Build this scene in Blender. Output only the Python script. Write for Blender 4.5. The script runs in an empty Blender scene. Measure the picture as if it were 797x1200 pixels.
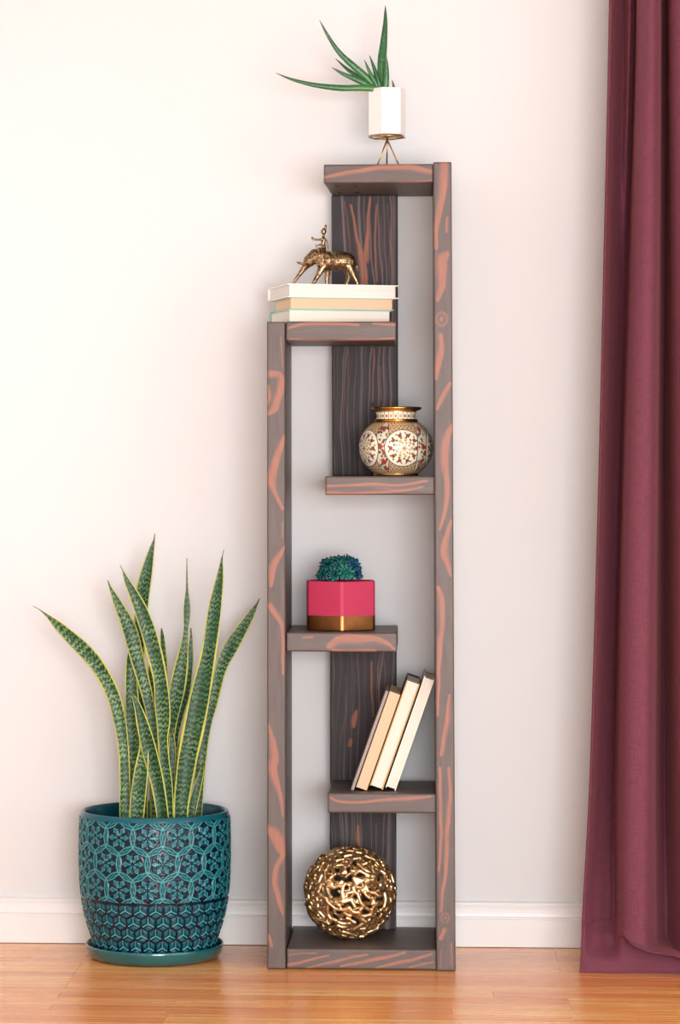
import bpy, bmesh, math, random
import numpy as np
from mathutils import Vector, Matrix, Euler

random.seed(4)
rng = np.random.default_rng(11)
SC = bpy.context.scene
COL = SC.collection
PI = math.pi

# ------------------------------------------------------------------ camera
# World: x right, y into the room's back wall, z up; y = 0 is the front plane of the shelf unit.
IW, IH = 797, 1200
F_PX = 3300.0                 # focal length in photo pixels
DIST = 5.60                   # camera to the front plane of the shelf
YAW = math.radians(3.2)
PX0, PY0 = 305.0, 558.0       # principal point (the photo is a crop)
CAM = np.array([0.0, -DIST, 0.9825])
WALL_Y = 0.301
cam_d = bpy.data.cameras.new('camera')
cam = bpy.data.objects.new('camera', cam_d)
COL.objects.link(cam)
cam.location = CAM
cam.rotation_euler = (PI / 2, 0, YAW)
cam_d.sensor_fit = 'VERTICAL'
cam_d.sensor_height = 36
cam_d.sensor_width = 36
cam_d.lens = F_PX / IH * 36
cam_d.shift_x = (IW / 2 - PX0) / IH
cam_d.shift_y = (PY0 - IH / 2) / IH
cam_d.clip_end = 50
SC.camera = cam

FWD = np.array([-math.sin(YAW), math.cos(YAW), 0])
RGT = np.array([math.cos(YAW), math.sin(YAW), 0])


def p2w(px, py, Y):
    """photo pixel -> world point on the plane y = Y"""
    d = FWD + RGT * ((px - PX0) / F_PX) + np.array([0, 0, 1.0]) * ((PY0 - py) / F_PX)
    t = (Y - CAM[1]) / d[1]
    return CAM + d * t


def w2p(P):
    Q = np.asarray(P, float) - CAM
    dep = Q @ FWD
    return PX0 + F_PX * (Q @ RGT) / dep, PY0 - F_PX * Q[..., 2] / dep


def ppm(px, Y):
    """photo pixels per metre at that column and depth"""
    a = p2w(px, 500, Y)
    return F_PX / ((a - CAM) @ FWD)


# ------------------------------------------------------------------ world and light
SC.view_settings.view_transform = 'Standard'
SC.view_settings.look = 'None'
SC.view_settings.gamma = 1
SC.view_settings.use_curve_mapping = False
SC.view_settings.exposure = -0.40
world = bpy.data.worlds.new('sky')
SC.world = world
world.use_nodes = True
world.node_tree.nodes['Background'].inputs[0].default_value = (0.95, 0.97, 1.0, 1)
world.node_tree.nodes['Background'].inputs[1].default_value = 1.0

ROOM_L, ROOM_R, ROOM_F, ROOM_H = -1.42, 2.15, -6.3, 2.55
WIN_L = (-0.44, -0.14, 0.90, 1.84)     # y0, y1, z0, z1 of the opening in the left wall
WIN_R = (-4.4, -1.3, 0.05, 1.75)      # opening in the right wall
WIN_F = (-0.4, 2.05, 0.05, 1.75)         # x0, x1, z0, z1 of the wide window behind the camera


def area(name, loc, rot, sx, sy, power, color):
    l = bpy.data.lights.new(name, 'AREA')
    l.shape = 'RECTANGLE'
    l.size, l.size_y = sx, sy
    l.energy = power
    l.color = color
    o = bpy.data.objects.new(name, l)
    COL.objects.link(o)
    o.location = loc
    o.rotation_euler = rot
    return o


area('daylight_window_left', (ROOM_L - 0.10, (WIN_L[0] + WIN_L[1]) / 2, (WIN_L[2] + WIN_L[3]) / 2),
     (0, -PI / 2, 0), WIN_L[3] - WIN_L[2], WIN_L[1] - WIN_L[0], 5.0, (0.97, 0.985, 1.0))
area('daylight_window_right', (ROOM_R + 0.10, (WIN_R[0] + WIN_R[1]) / 2, (WIN_R[2] + WIN_R[3]) / 2),
     (0, PI / 2, 0), WIN_R[3] - WIN_R[2], WIN_R[1] - WIN_R[0], 56, (0.96, 0.97, 1.0))
area('daylight_window_front', ((WIN_F[0] + WIN_F[1]) / 2, ROOM_F - 0.14, (WIN_F[2] + WIN_F[3]) / 2),
     (PI / 2, 0, 0), WIN_F[1] - WIN_F[0], WIN_F[3] - WIN_F[2], 405, (0.95, 0.968, 1.0))

# ------------------------------------------------------------------ helpers


def lin(r, g, b):
    f = lambda c: (c / 255) / 12.92 if c / 255 <= 0.04045 else ((c / 255 + 0.055) / 1.055) ** 2.4
    return (f(r), f(g), f(b), 1)


class NT:
    """tiny node-tree builder"""

    def __init__(self, name):
        self.m = bpy.data.materials.new(name)
        self.m.use_nodes = True
        self.t = self.m.node_tree
        self.b = self.t.nodes['Principled BSDF']

    def n(self, typ, **kw):
        nd = self.t.nodes.new(typ)
        for k, v in kw.items():
            if k.startswith('i_'):
                key = k[2:]
                key = int(key) if key.isdigit() else key.replace('_', ' ')
                self.set(nd.inputs[key], v)
            else:
                setattr(nd, k, v)
        return nd

    def set(self, sock, v):
        if isinstance(v, bpy.types.NodeSocket):
            self.t.links.new(v, sock)
        else:
            sock.default_value = v

    def math(self, op, a, b=0.0, c=0.0, clamp=False):
        nd = self.t.nodes.new('ShaderNodeMath')
        nd.operation = op
        nd.use_clamp = clamp
        for i, v in enumerate((a, b, c)):
            self.set(nd.inputs[i], v)
        return nd.outputs[0]

    def mix(self, fac, a, b, blend='MIX'):
        nd = self.t.nodes.new('ShaderNodeMix')
        nd.data_type = 'RGBA'
        nd.blend_type = blend
        nd.clamp_factor = True
        self.set(nd.inputs[0], fac)
        self.set(nd.inputs[6], a)
        self.set(nd.inputs[7], b)
        return nd.outputs[2]

    def ramp(self, fac, stops, interp='LINEAR'):
        nd = self.t.nodes.new('ShaderNodeValToRGB')
        nd.color_ramp.interpolation = interp
        els = nd.color_ramp.elements
        while len(els) < len(stops):
            els.new(0.5)
        for e, (p, c) in zip(els, stops):
            e.position = p
            e.color = c if len(c) == 4 else (*c, 1)
        self.set(nd.inputs[0], fac)
        return nd.outputs[0]

    def smooth(self, v, lo, hi):
        nd = self.t.nodes.new('ShaderNodeMapRange')
        nd.interpolation_type = 'SMOOTHSTEP'
        self.set(nd.inputs[0], v)
        nd.inputs[1].default_value = lo
        nd.inputs[2].default_value = hi
        return nd.outputs[0]

    def noise(self, vec, scale, detail=3, rough=0.5, dist=0.0):
        nd = self.n('ShaderNodeTexNoise')
        self.set(nd.inputs['Vector'], vec)
        nd.inputs['Scale'].default_value = scale
        nd.inputs['Detail'].default_value = detail
        nd.inputs['Roughness'].default_value = rough
        nd.inputs['Distortion'].default_value = dist
        return nd.outputs[0]

    def mapping(self, vec, scale=(1, 1, 1), loc=(0, 0, 0), rot=(0, 0, 0)):
        nd = self.n('ShaderNodeMapping')
        self.set(nd.inputs[0], vec)
        self.set(nd.inputs['Location'], loc)
        nd.inputs['Rotation'].default_value = rot
        nd.inputs['Scale'].default_value = scale
        return nd.outputs[0]

    def obj(self):
        return self.n('ShaderNodeTexCoord').outputs['Object']

    def uv(self):
        return self.n('ShaderNodeTexCoord').outputs['UV']

    def attr(self, name):
        return self.n('ShaderNodeAttribute', attribute_name=name)

    def bump(self, h, strength=0.3, dist=0.001):
        nd = self.n('ShaderNodeBump')
        nd.inputs['Strength'].default_value = strength
        nd.inputs['Distance'].default_value = dist
        self.set(nd.inputs['Height'], h)
        self.t.links.new(nd.outputs[0], self.b.inputs['Normal'])

    def out(self, **kw):
        for k, v in kw.items():
            self.set(self.b.inputs[k.replace('_', ' ')], v)
        return self.m


def plain(name, c, rough=0.5, metal=0.0, **kw):
    t = NT(name)
    # faint tonal variation keeps flat paint from looking synthetic
    n = t.noise(t.obj(), 35, 3)
    dark = tuple(x * 0.9 for x in c[:3]) + (1,)
    return t.out(Base_Color=t.mix(n, dark, c), Roughness=rough, Metallic=metal, **kw)


def link(name, me, material=None, parent=None, smooth=False):
    o = bpy.data.objects.new(name, me)
    COL.objects.link(o)
    if material is not None and len(me.materials) == 0:
        me.materials.append(material)
    if parent is not None:
        o.parent = parent
    if smooth:
        me.polygons.foreach_set('use_smooth', [True] * len(me.polygons))
    return o


def bm_obj(name, bm, material, parent=None, smooth=False):
    me = bpy.data.meshes.new(name)
    bmesh.ops.recalc_face_normals(bm, faces=bm.faces)
    bm.to_mesh(me)
    bm.free()
    return link(name, me, material, parent, smooth)


def py_obj(name, verts, faces, material, parent=None, smooth=False):
    me = bpy.data.meshes.new(name)
    me.from_pydata([tuple(v) for v in verts], [], faces)
    me.update()
    return link(name, me, material, parent, smooth)


def tag(o, label=None, cat=None, group=None, kind=None):
    for k, v in (('label', label), ('category', cat), ('group', group), ('kind', kind)):
        if v:
            o[k] = v
    return o


def empty(name, loc=(0, 0, 0), rot=(0, 0, 0)):
    o = bpy.data.objects.new(name, None)
    COL.objects.link(o)
    o.location = loc
    o.rotation_euler = rot
    o.empty_display_size = 0.05
    return o


def add_box(bm, x0, x1, y0, y1, z0, z1, bevel=0.0, seg=2):
    r = bmesh.ops.create_cube(bm, size=1)
    vs = r['verts']
    for v in vs:
        v.co = Vector(((x0 + x1) / 2 + v.co.x * (x1 - x0), (y0 + y1) / 2 + v.co.y * (y1 - y0),
                       (z0 + z1) / 2 + v.co.z * (z1 - z0)))
    if bevel > 0:
        es = list({e for v in vs for e in v.link_edges})
        bmesh.ops.bevel(bm, geom=es, offset=bevel, segments=seg, affect='EDGES', profile=0.5)


def box_obj(name, ext, material, parent=None, bevel=0.0, seg=2):
    bm = bmesh.new()
    add_box(bm, *ext, bevel=bevel, seg=seg)
    return bm_obj(name, bm, material, parent)


def grid_faces(nu, nv, wrap_u=False):
    """vertex index = j*nu + i"""
    iu = np.arange(nu if wrap_u else nu - 1)
    jv = np.arange(nv - 1)
    I, J = np.meshgrid(iu, jv)
    I2 = (I + 1) % nu
    a = J * nu + I
    b = J * nu + I2
    c = (J + 1) * nu + I2
    d = (J + 1) * nu + I
    return np.stack([a, b, c, d], -1).reshape(-1, 4)


def np_mesh(name, V, Fq):
    me = bpy.data.meshes.new(name)
    V = np.asarray(V, np.float32)
    Fq = np.asarray(Fq, np.int32)
    me.vertices.add(len(V))
    me.vertices.foreach_set('co', V.ravel())
    me.loops.add(Fq.size)
    me.loops.foreach_set('vertex_index', Fq.ravel())
    me.polygons.add(len(Fq))
    me.polygons.foreach_set('loop_start', np.arange(0, Fq.size, Fq.shape[1], dtype=np.int32))
    me.update(calc_edges=True)
    me.validate()
    return me


def set_attr(me, name, vals):
    a = me.attributes.new(name, 'FLOAT', 'POINT')
    a.data.foreach_set('value', np.asarray(vals, np.float32).ravel())


def set_col(me, name, rgb):
    a = me.attributes.new(name, 'FLOAT_COLOR', 'POINT')
    c = np.concatenate([rgb, np.ones((len(rgb), 1))], 1)
    a.data.foreach_set('color', c.astype(np.float32).ravel())


def lathe(bm, prof, seg=64, cap=True):
    """prof: list of (r, z), bottom to top"""
    rings = []
    for r, z in prof:
        if r < 1e-6:
            rings.append([bm.verts.new((0, 0, z))])
        else:
            rings.append([bm.verts.new((r * math.cos(2 * PI * i / seg), r * math.sin(2 * PI * i / seg), z))
                          for i in range(seg)])
    for a, b in zip(rings[:-1], rings[1:]):
        for i in range(seg):
            k = (i + 1) % seg
            if len(a) == 1 and len(b) == 1:
                continue
            if len(a) == 1:
                bm.faces.new((a[0], b[k], b[i]))
            elif len(b) == 1:
                bm.faces.new((a[i], a[k], b[0]))
            else:
                bm.faces.new((a[i], a[k], b[k], b[i]))


def add_tube(bm, pts, rad, seg=10):
    """tapered tube through pts, rounded ends"""
    pts = [Vector(p) for p in pts]
    rs = rad if isinstance(rad, (list, tuple)) else [rad] * len(pts)
    rings = []
    up = Vector((0.31, 0.17, 0.93))
    for i, p in enumerate(pts):
        t = (pts[min(i + 1, len(pts) - 1)] - pts[max(i - 1, 0)]).normalized()
        a = t.cross(up)
        if a.length < 1e-3:
            a = t.cross(Vector((1, 0, 0)))
        a.normalize()
        b = t.cross(a)
        rings.append([bm.verts.new(p + (a * math.cos(2 * PI * k / seg) + b * math.sin(2 * PI * k / seg)) * rs[i])
                      for k in range(seg)])
    for A, B in zip(rings[:-1], rings[1:]):
        for k in range(seg):
            j = (k + 1) % seg
            bm.faces.new((A[k], A[j], B[j], B[k]))
    bm.faces.new(list(reversed(rings[0])))
    bm.faces.new(rings[-1])


def catmull(P, n):
    """P: (k, d) control points -> (n, d) smooth samples"""
    P = np.asarray(P, float)
    k = len(P)
    Q = np.vstack([2 * P[0] - P[1], P, 2 * P[-1] - P[-2]])
    t = np.linspace(0, k - 1, n)
    i = np.clip(t.astype(int), 0, k - 2)
    f = (t - i)[:, None]
    p0, p1, p2, p3 = Q[i], Q[i + 1], Q[i + 2], Q[i + 3]
    return 0.5 * (2 * p1 + (p2 - p0) * f + (2 * p0 - 5 * p1 + 4 * p2 - p3) * f ** 2 + (3 * p1 - p0 - 3 * p2 + p3) * f ** 3)


def bake(o):
    """replace an object's modifiers by their result"""
    dg = bpy.context.evaluated_depsgraph_get()
    dg.update()
    me = bpy.data.meshes.new_from_object(o.evaluated_get(dg))
    old = o.data
    o.modifiers.clear()
    o.data = me
    bpy.data.meshes.remove(old)
    me.polygons.foreach_set('use_smooth', [True] * len(me.polygons))
    return o


def blob(name, caps, voxel, material, parent, smooth_it=4, ell=()):
    """one continuous skin over tapered capsules (p0, r0, p1, r1) and ellipsoids (centre, radii)"""
    tb = bmesh.new()
    bmesh.ops.create_icosphere(tb, subdivisions=2, radius=1)
    tb.verts.index_update()
    SV = np.array([v.co[:] for v in tb.verts])
    SF = np.array([[v.index for v in f.verts] for f in tb.faces])
    tb.free()
    VV, FF, nn = [], [], 0
    for p0, r0, p1, r1 in caps:
        p0, p1 = np.array(p0, float), np.array(p1, float)
        d = p1 - p0
        L = np.linalg.norm(d)
        if L < 1e-6:
            P = SV * r0 + p0
        else:                                  # a unit ball pulled out into a tapered capsule
            sid = (SV @ (d / L)) > 0
            P = np.where(sid[:, None], SV * r1 + p1, SV * r0 + p0)
        VV.append(P); FF.append(SF + nn); nn += len(P)
    for e in ell:
        m = Matrix.Rotation(e[2], 3, 'Y') if len(e) > 2 else Matrix.Identity(3)
        P = (SV * np.array(e[1])) @ np.array(m).T + np.array(e[0])
        VV.append(P); FF.append(SF + nn); nn += len(P)
    me = np_mesh(name, np.vstack(VV), np.vstack(FF))
    o = link(name, me, material, parent)
    m = o.modifiers.new('r', 'REMESH')
    m.mode = 'VOXEL'
    m.voxel_size = voxel
    if smooth_it:
        s = o.modifiers.new('s', 'SMOOTH')
        s.iterations = smooth_it
        s.factor = 0.5
    return bake(o)


# ------------------------------------------------------------------ materials
def m_wall():
    t = NT('wall_paint')
    o = t.obj()
    n = t.noise(o, 1.3, 2)
    c = t.mix(n, lin(215, 214.5, 214), lin(218, 217.5, 217))
    t.bump(t.noise(o, 260, 3), 0.05, 0.001)
    return t.out(Base_Color=c, Roughness=0.62)


def m_trim():
    t = NT('trim_paint')
    c = t.mix(t.noise(t.obj(), 6, 3), lin(226, 224, 222), lin(232, 231, 229))
    return t.out(Base_Color=c, Roughness=0.35)


def m_floor(island):
    t = NT('floor_wood_field' if island else 'floor_wood')
    o = t.obj()
    if island:
        rnd = t.n('ShaderNodeNewGeometry').outputs['Random Per Island']
    else:
        rnd = t.n('ShaderNodeObjectInfo').outputs['Random']
    off = t.n('ShaderNodeCombineXYZ', i_0=t.math('MULTIPLY', rnd, 37.0), i_1=t.math('MULTIPLY', rnd, 91.0)).outputs[0]
    v = t.mapping(o, (1.6, 34, 1), off)
    g1 = t.noise(v, 1.6, 4, 0.6, 0.6)
    g2 = t.noise(t.mapping(o, (3.0, 160, 1), off), 1.3, 3, 0.6)
    f = t.math('ADD', t.math('MULTIPLY', g1, 0.75), t.math('MULTIPLY', g2, 0.35))
    f = t.math('ADD', f, t.math('MULTIPLY', t.math('SUBTRACT', rnd, 0.5), 0.20))
    c = t.ramp(f, [(0.22, lin(178, 88, 40)), (0.40, lin(226, 136, 70)), (0.58, lin(243, 166, 92)),
                   (0.78, lin(253, 208, 134))])
    t.bump(g2, 0.08, 0.0006)
    return t.out(Base_Color=c, Roughness=t.math('ADD', t.math('MULTIPLY', g1, 0.12), 0.20),
                 Coat_Weight=0.12, Coat_Roughness=0.12, Specular_IOR_Level=0.42)


def m_wood(face):
    """grey-brown stained softwood; 'wear' marks the salmon grain the stain did not take"""
    t = NT('stained_plank_face' if face else 'stained_plank_edge')
    uv = t.uv()
    wear = t.attr('wear').outputs['Fac']
    soft = t.noise(t.mapping(uv, (60, 7, 1)), 1.0, 3, 0.55, 0.8)
    fine = t.noise(t.mapping(uv, (420, 14, 1)), 1.0, 3, 0.6, 0.3)
    edge = t.noise(t.mapping(uv, (220, 16, 1)), 1.0, 3, 0.6)
    w = t.math('ADD', wear, t.math('MULTIPLY', t.math('SUBTRACT', edge, 0.5), 0.5))
    w = t.math('MULTIPLY', t.smooth(w, 0.12, 0.95), t.math('ADD', t.math('MULTIPLY', fine, 0.7), 0.55), 0.0, True)
    if face:
        sx = t.n('ShaderNodeSeparateXYZ', i_0=uv)
        warp = t.noise(t.mapping(uv, (9, 3.2, 1)), 1.0, 2)
        uw = t.math('ADD', sx.outputs[0], t.math('MULTIPLY', warp, 0.045))
        lv = t.n('ShaderNodeCombineXYZ', i_0=t.math('MULTIPLY', uw, 210.0), i_1=t.math('MULTIPLY', sx.outputs[1], 0.9)).outputs[0]
        line = t.noise(lv, 1.0, 2, 0.45)
        band = t.smooth(line, 0.50, 0.70)
        base = t.mix(soft, lin(36, 32, 35), lin(60, 53, 55))
        base = t.mix(t.math('MULTIPLY', band, 0.72), base, lin(124, 106, 105))
        base = t.mix(t.math('MULTIPLY', t.smooth(fine, 0.5, 0.75), 0.35), base, lin(34, 30, 35))
    else:
        base = t.mix(soft, lin(74, 62, 58), lin(100, 86, 81))
        base = t.mix(t.math('MULTIPLY', t.smooth(fine, 0.5, 0.75), 0.35), base, lin(54, 44, 42))
    sal = t.mix(fine, lin(142, 80, 58), lin(180, 118, 92))
    c = t.mix(t.math('MULTIPLY', w, 0.80), base, sal)
    t.bump(t.math('ADD', t.math('MULTIPLY', fine, 0.6), t.math('MULTIPLY', w, 0.4)), 0.16, 0.0009)
    return t.out(Base_Color=c, Roughness=t.math('ADD', t.math('MULTIPLY', fine, 0.2), 0.52 if face else 0.38),
                 Specular_IOR_Level=0.35 if face else 0.5)


def m_metal(name, dark, light, rough=0.3, scale=120, bump=0.3, dist=0.0008):
    t = NT(name)
    n = t.noise(t.obj(), scale, 4)
    t.bump(n, bump, dist)
    return t.out(Base_Color=t.mix(t.smooth(n, 0.35, 0.65), dark, light), Metallic=1.0, Roughness=rough)


def m_pages(name, c0, c1):
    t = NT(name)
    z = t.n('ShaderNodeSeparateXYZ', i_0=t.obj()).outputs[2]
    w = t.math('SINE', t.math('MULTIPLY', z, 5200.0))
    n = t.noise(t.mapping(t.obj(), (3, 3, 900)), 1.0, 2)
    f = t.math('ADD', t.math('MULTIPLY', w, 0.12), n)
    t.bump(f, 0.25, 0.0004)
    return t.out(Base_Color=t.mix(f, c0, c1), Roughness=0.8)


def m_leaf():
    t = NT('sansevieria_leaf')
    uv = t.n('ShaderNodeSeparateXYZ', i_0=t.uv())
    u, v = uv.outputs[0], uv.outputs[1]
    rnd = t.n('ShaderNodeObjectInfo').outputs['Random']
    au = t.math('ABSOLUTE', u)
    vec = t.n('ShaderNodeCombineXYZ', i_0=u, i_1=t.math('MULTIPLY', v, 30.0), i_2=t.math('MULTIPLY', rnd, 40.0)).outputs[0]
    n1 = t.noise(vec, 1.7, 4, 0.6)
    n2 = t.noise(t.mapping(vec, (2.2, 2.0, 1)), 2.4, 4, 0.7)
    # jagged dark cross bands
    ph = t.math('ADD', t.math('MULTIPLY', v, 560.0),
                t.math('ADD', t.math('MULTIPLY', n1, 13.0), t.math('MULTIPLY', t.math('SINE', t.math('ADD', t.math('MULTIPLY', u, 11.0), t.math('MULTIPLY', n1, 9.0))), 0.9)))
    band = t.math('ADD', t.math('MULTIPLY', t.math('SINE', ph), 0.5), 0.5)
    band = t.math('ADD', band, t.math('MULTIPLY', t.math('SUBTRACT', n2, 0.5), 2.9))
    light = t.mix(rnd, lin(72, 118, 64), lin(122, 152, 96))
    dark = t.mix(rnd, lin(10, 34, 22), lin(22, 62, 40))
    c = t.mix(t.smooth(band, 0.25, 0.95), dark, light)
    c = t.mix(t.smooth(t.noise(vec, 0.8, 2), 0.40, 0.62), c, t.mix(0.6, c, lin(28, 66, 44)))
    wob = t.math('ADD', au, t.math('MULTIPLY', t.math('SUBTRACT', n2, 0.5), 0.08))
    m = t.smooth(t.math('ADD', wob, t.math('MULTIPLY', t.math('SINE', t.math('MULTIPLY', v, 37.0)), 0.05)), 0.79, 0.86)
    yel = t.mix(n1, lin(150, 158, 58), lin(206, 200, 98))
    c = t.mix(m, c, yel)
    tip = t.attr('tip').outputs['Fac']
    c = t.mix(tip, c, lin(92, 70, 48))
    t.bump(n2, 0.12, 0.001)
    return t.out(Base_Color=c, Roughness=0.42, Specular_IOR_Level=0.3)


def m_aloe():
    t = NT('aloe_leaf')
    v = t.n('ShaderNodeSeparateXYZ', i_0=t.uv()).outputs[1]
    n = t.noise(t.obj(), 40, 3)
    c = t.ramp(v, [(0.0, lin(150, 176, 66)), (0.14, lin(70, 128, 52)), (0.4, lin(44, 104, 56)), (0.92, lin(36, 86, 48)), (1.0, lin(98, 84, 52))])
    c = t.mix(t.math('MULTIPLY', n, 0.45), c, lin(26, 80, 50))
    vo = t.n('ShaderNodeTexVoronoi')
    t.set(vo.inputs['Vector'], t.mapping(t.obj(), (1, 1, 0.6)))
    vo.inputs['Scale'].default_value = 260
    sp = t.smooth(t.math('SUBTRACT', 0.32, vo.outputs['Distance']), 0.0, 0.12)
    c = t.mix(t.math('MULTIPLY', sp, 0.35), c, lin(140, 180, 130))
    return t.out(Base_Color=c, Roughness=0.36)


def m_glaze():
    t = NT('teal_glaze')
    h = t.attr('relief').outputs['Fac']
    n = t.noise(t.obj(), 25, 3)
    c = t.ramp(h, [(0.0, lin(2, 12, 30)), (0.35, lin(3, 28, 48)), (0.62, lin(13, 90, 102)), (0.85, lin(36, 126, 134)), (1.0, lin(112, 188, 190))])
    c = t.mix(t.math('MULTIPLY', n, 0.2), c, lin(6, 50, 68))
    return t.out(Base_Color=c, Roughness=0.20, Specular_IOR_Level=0.32, Coat_Weight=0.10, Coat_Roughness=0.05)


def m_teal_plain():
    t = NT('teal_glaze_plain')
    n = t.noise(t.obj(), 18, 4)
    c = t.mix(n, lin(6, 66, 76), lin(18, 106, 108))
    return t.out(Base_Color=c, Roughness=0.14, Coat_Weight=0.6, Coat_Roughness=0.06)


def m_vcol(name, rough=0.3, metal_attr=None, coat=0.0):
    t = NT(name)
    c = t.attr('paint').outputs['Color']
    kw = {}
    if metal_attr:
        kw['Metallic'] = t.attr(metal_attr).outputs['Fac']
    return t.out(Base_Color=c, Roughness=rough, Coat_Weight=coat, **kw)


def m_curtain():
    t = NT('wine_curtain_cloth')
    uv = t.uv()
    sx = t.n('ShaderNodeSeparateXYZ', i_0=uv)
    wu = t.math('SINE', t.math('MULTIPLY', sx.outputs[0], 4200.0))
    wv = t.math('SINE', t.math('MULTIPLY', sx.outputs[1], 4200.0))
    n1 = t.noise(t.mapping(uv, (700, 40, 1)), 1.0, 2)
    n2 = t.noise(t.mapping(uv, (40, 700, 1)), 1.0, 2)
    f = t.math('ADD', t.math('MULTIPLY', n1, 0.5), t.math('MULTIPLY', n2, 0.5))
    c = t.mix(t.smooth(f, 0.3, 0.7), lin(90, 41, 58), lin(117, 55, 70))
    t.bump(t.math('ADD', t.math('MULTIPLY', wu, wv), f), 0.15, 0.0005)
    return t.out(Base_Color=c, Roughness=0.85, Sheen_Weight=0.22, Sheen_Roughness=0.4,
                 Sheen_Tint=lin(220, 130, 130))


def m_soil():
    t = NT('potting_soil')
    n = t.noise(t.obj(), 160, 4)
    t.bump(n, 0.8, 0.004)
    return t.out(Base_Color=t.mix(n, lin(20, 16, 14), lin(52, 42, 36)), Roughness=0.95)


M = dict(
    wall=m_wall(), trim=m_trim(), plank=m_floor(False), field=m_floor(True),
    edge=m_wood(False), face=m_wood(True), leaf=m_leaf(), aloe=m_aloe(), glaze=m_glaze(), teal=m_teal_plain(),
    curtain=m_curtain(), soil=m_soil(),
    subfloor=plain('subfloor', lin(60, 34, 20), 0.8),
    ceiling=plain('ceiling_paint', lin(196, 195, 193), 0.8),
    hole=plain('screw_hole_dark', lin(16, 12, 12), 0.9),
    white=plain('white_ceramic', lin(238, 236, 232), 0.25),
    gold_wire=m_metal('gold_wire', lin(176, 128, 70), lin(212, 168, 104), 0.28, 60, 0.05),
    gold_ball=m_metal('gold_cast', lin(204, 164, 110), lin(246, 220, 174), 0.40, 90, 0.25, 0.0015),
    brass=m_metal('aged_brass', lin(92, 74, 56), lin(176, 148, 112), 0.38, 230, 0.5, 0.0012),
    copper=m_metal('copper_leaf', lin(136, 88, 52), lin(170, 114, 68), 0.30, 14, 0.05),
    vase_gold=m_metal('vase_gold', lin(176, 132, 62), lin(214, 172, 96), 0.25, 60, 0.05),
    vase=m_vcol('vase_enamel', 0.3, 'metal', 0.3),
    pink=plain('pink_concrete', lin(184, 44, 82), 0.6),
)

# ------------------------------------------------------------------ room shell
box_obj('floor', (ROOM_L, ROOM_R, ROOM_F, WALL_Y + 0.1, -0.10, -0.019), M['subfloor'])
floor = bpy.data.objects['floor']
floor['kind'] = 'structure'
PLW = 0.0572
LENS = [0.52, 0.74, 0.96, 1.18]
plank_me = {}
for L in LENS:
    bm = bmesh.new()
    add_box(bm, 0, L - 0.0003, 0, PLW - 0.0003, -0.019, 0, bevel=0.0004, seg=1)
    me = bpy.data.meshes.new('plank')
    bmesh.ops.recalc_face_normals(bm, faces=bm.faces)
    bm.to_mesh(me)
    bm.free()
    me.materials.append(M['plank'])
    plank_me[L] = me
rows = 22
y = WALL_Y - 0.004
for r in range(rows):
    y -= PLW
    x = ROOM_L + 0.003
    while x < ROOM_R - 0.55:
        L = random.choice(LENS[:2]) if x == ROOM_L + 0.003 and random.random() < 0.6 else random.choice(LENS)
        if x + L > ROOM_R:
            L = LENS[0]
        o = link('plank', plank_me[L], None, floor)
        o.location = (x, y, 0)
        x += L
y_near = y
bm = bmesh.new()
while y > ROOM_F + PLW:
    y -= PLW
    x = ROOM_L + 0.003
    while x < ROOM_R - 0.55:
        L = random.choice(LENS[:2]) if x == ROOM_L + 0.003 and random.random() < 0.6 else random.choice(LENS)
        if x + L > ROOM_R:
            L = LENS[0]
        add_box(bm, x, x + L - 0.0008, y, y + PLW - 0.0008, -0.019, 0)
        x += L
tag(bm_obj('far_planks', bm, M['field'], floor), kind='stuff')

tag(box_obj('wall_back', (ROOM_L - 0.12, ROOM_R + 0.12, WALL_Y, WALL_Y + 0.12, -0.1, ROOM_H + 0.1), M['wall']), kind='structure')
tag(box_obj('ceiling', (ROOM_L - 0.12, ROOM_R + 0.12, ROOM_F, WALL_Y, ROOM_H, ROOM_H + 0.1), M['ceiling']), kind='structure')


def side_wall(name, x0, x1, win):
    bm = bmesh.new()
    y0, y1, z0, z1 = win
    add_box(bm, x0, x1, ROOM_F, y0, -0.1, ROOM_H)
    add_box(bm, x0, x1, y1, WALL_Y, -0.1, ROOM_H)
    add_box(bm, x0, x1, y0, y1, -0.1, z0)
    add_box(bm, x0, x1, y0, y1, z1, ROOM_H)
    tag(bm_obj(name, bm, M['wall']), kind='structure')


side_wall('wall_left', ROOM_L - 0.12, ROOM_L, WIN_L)
side_wall('wall_right', ROOM_R, ROOM_R + 0.12, WIN_R)
for k, (xa, win) in enumerate(((ROOM_L - 0.06, WIN_L), (ROOM_R + 0.02, WIN_R)), 1):
    y0, y1, z0, z1 = win
    w = tag(empty('window_%d' % k, (0, 0, 0)), kind='structure')
    bm = bmesh.new()
    for e in ((y0, y0 + 0.05, z0, z1), (y1 - 0.05, y1, z0, z1), (y0 + 0.05, y1 - 0.05, z0, z0 + 0.05),
              (y0 + 0.05, y1 - 0.05, z1 - 0.05, z1)):
        add_box(bm, xa, xa + 0.04, *e)
    bm_obj('window_frame', bm, M['trim'], w)

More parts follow.
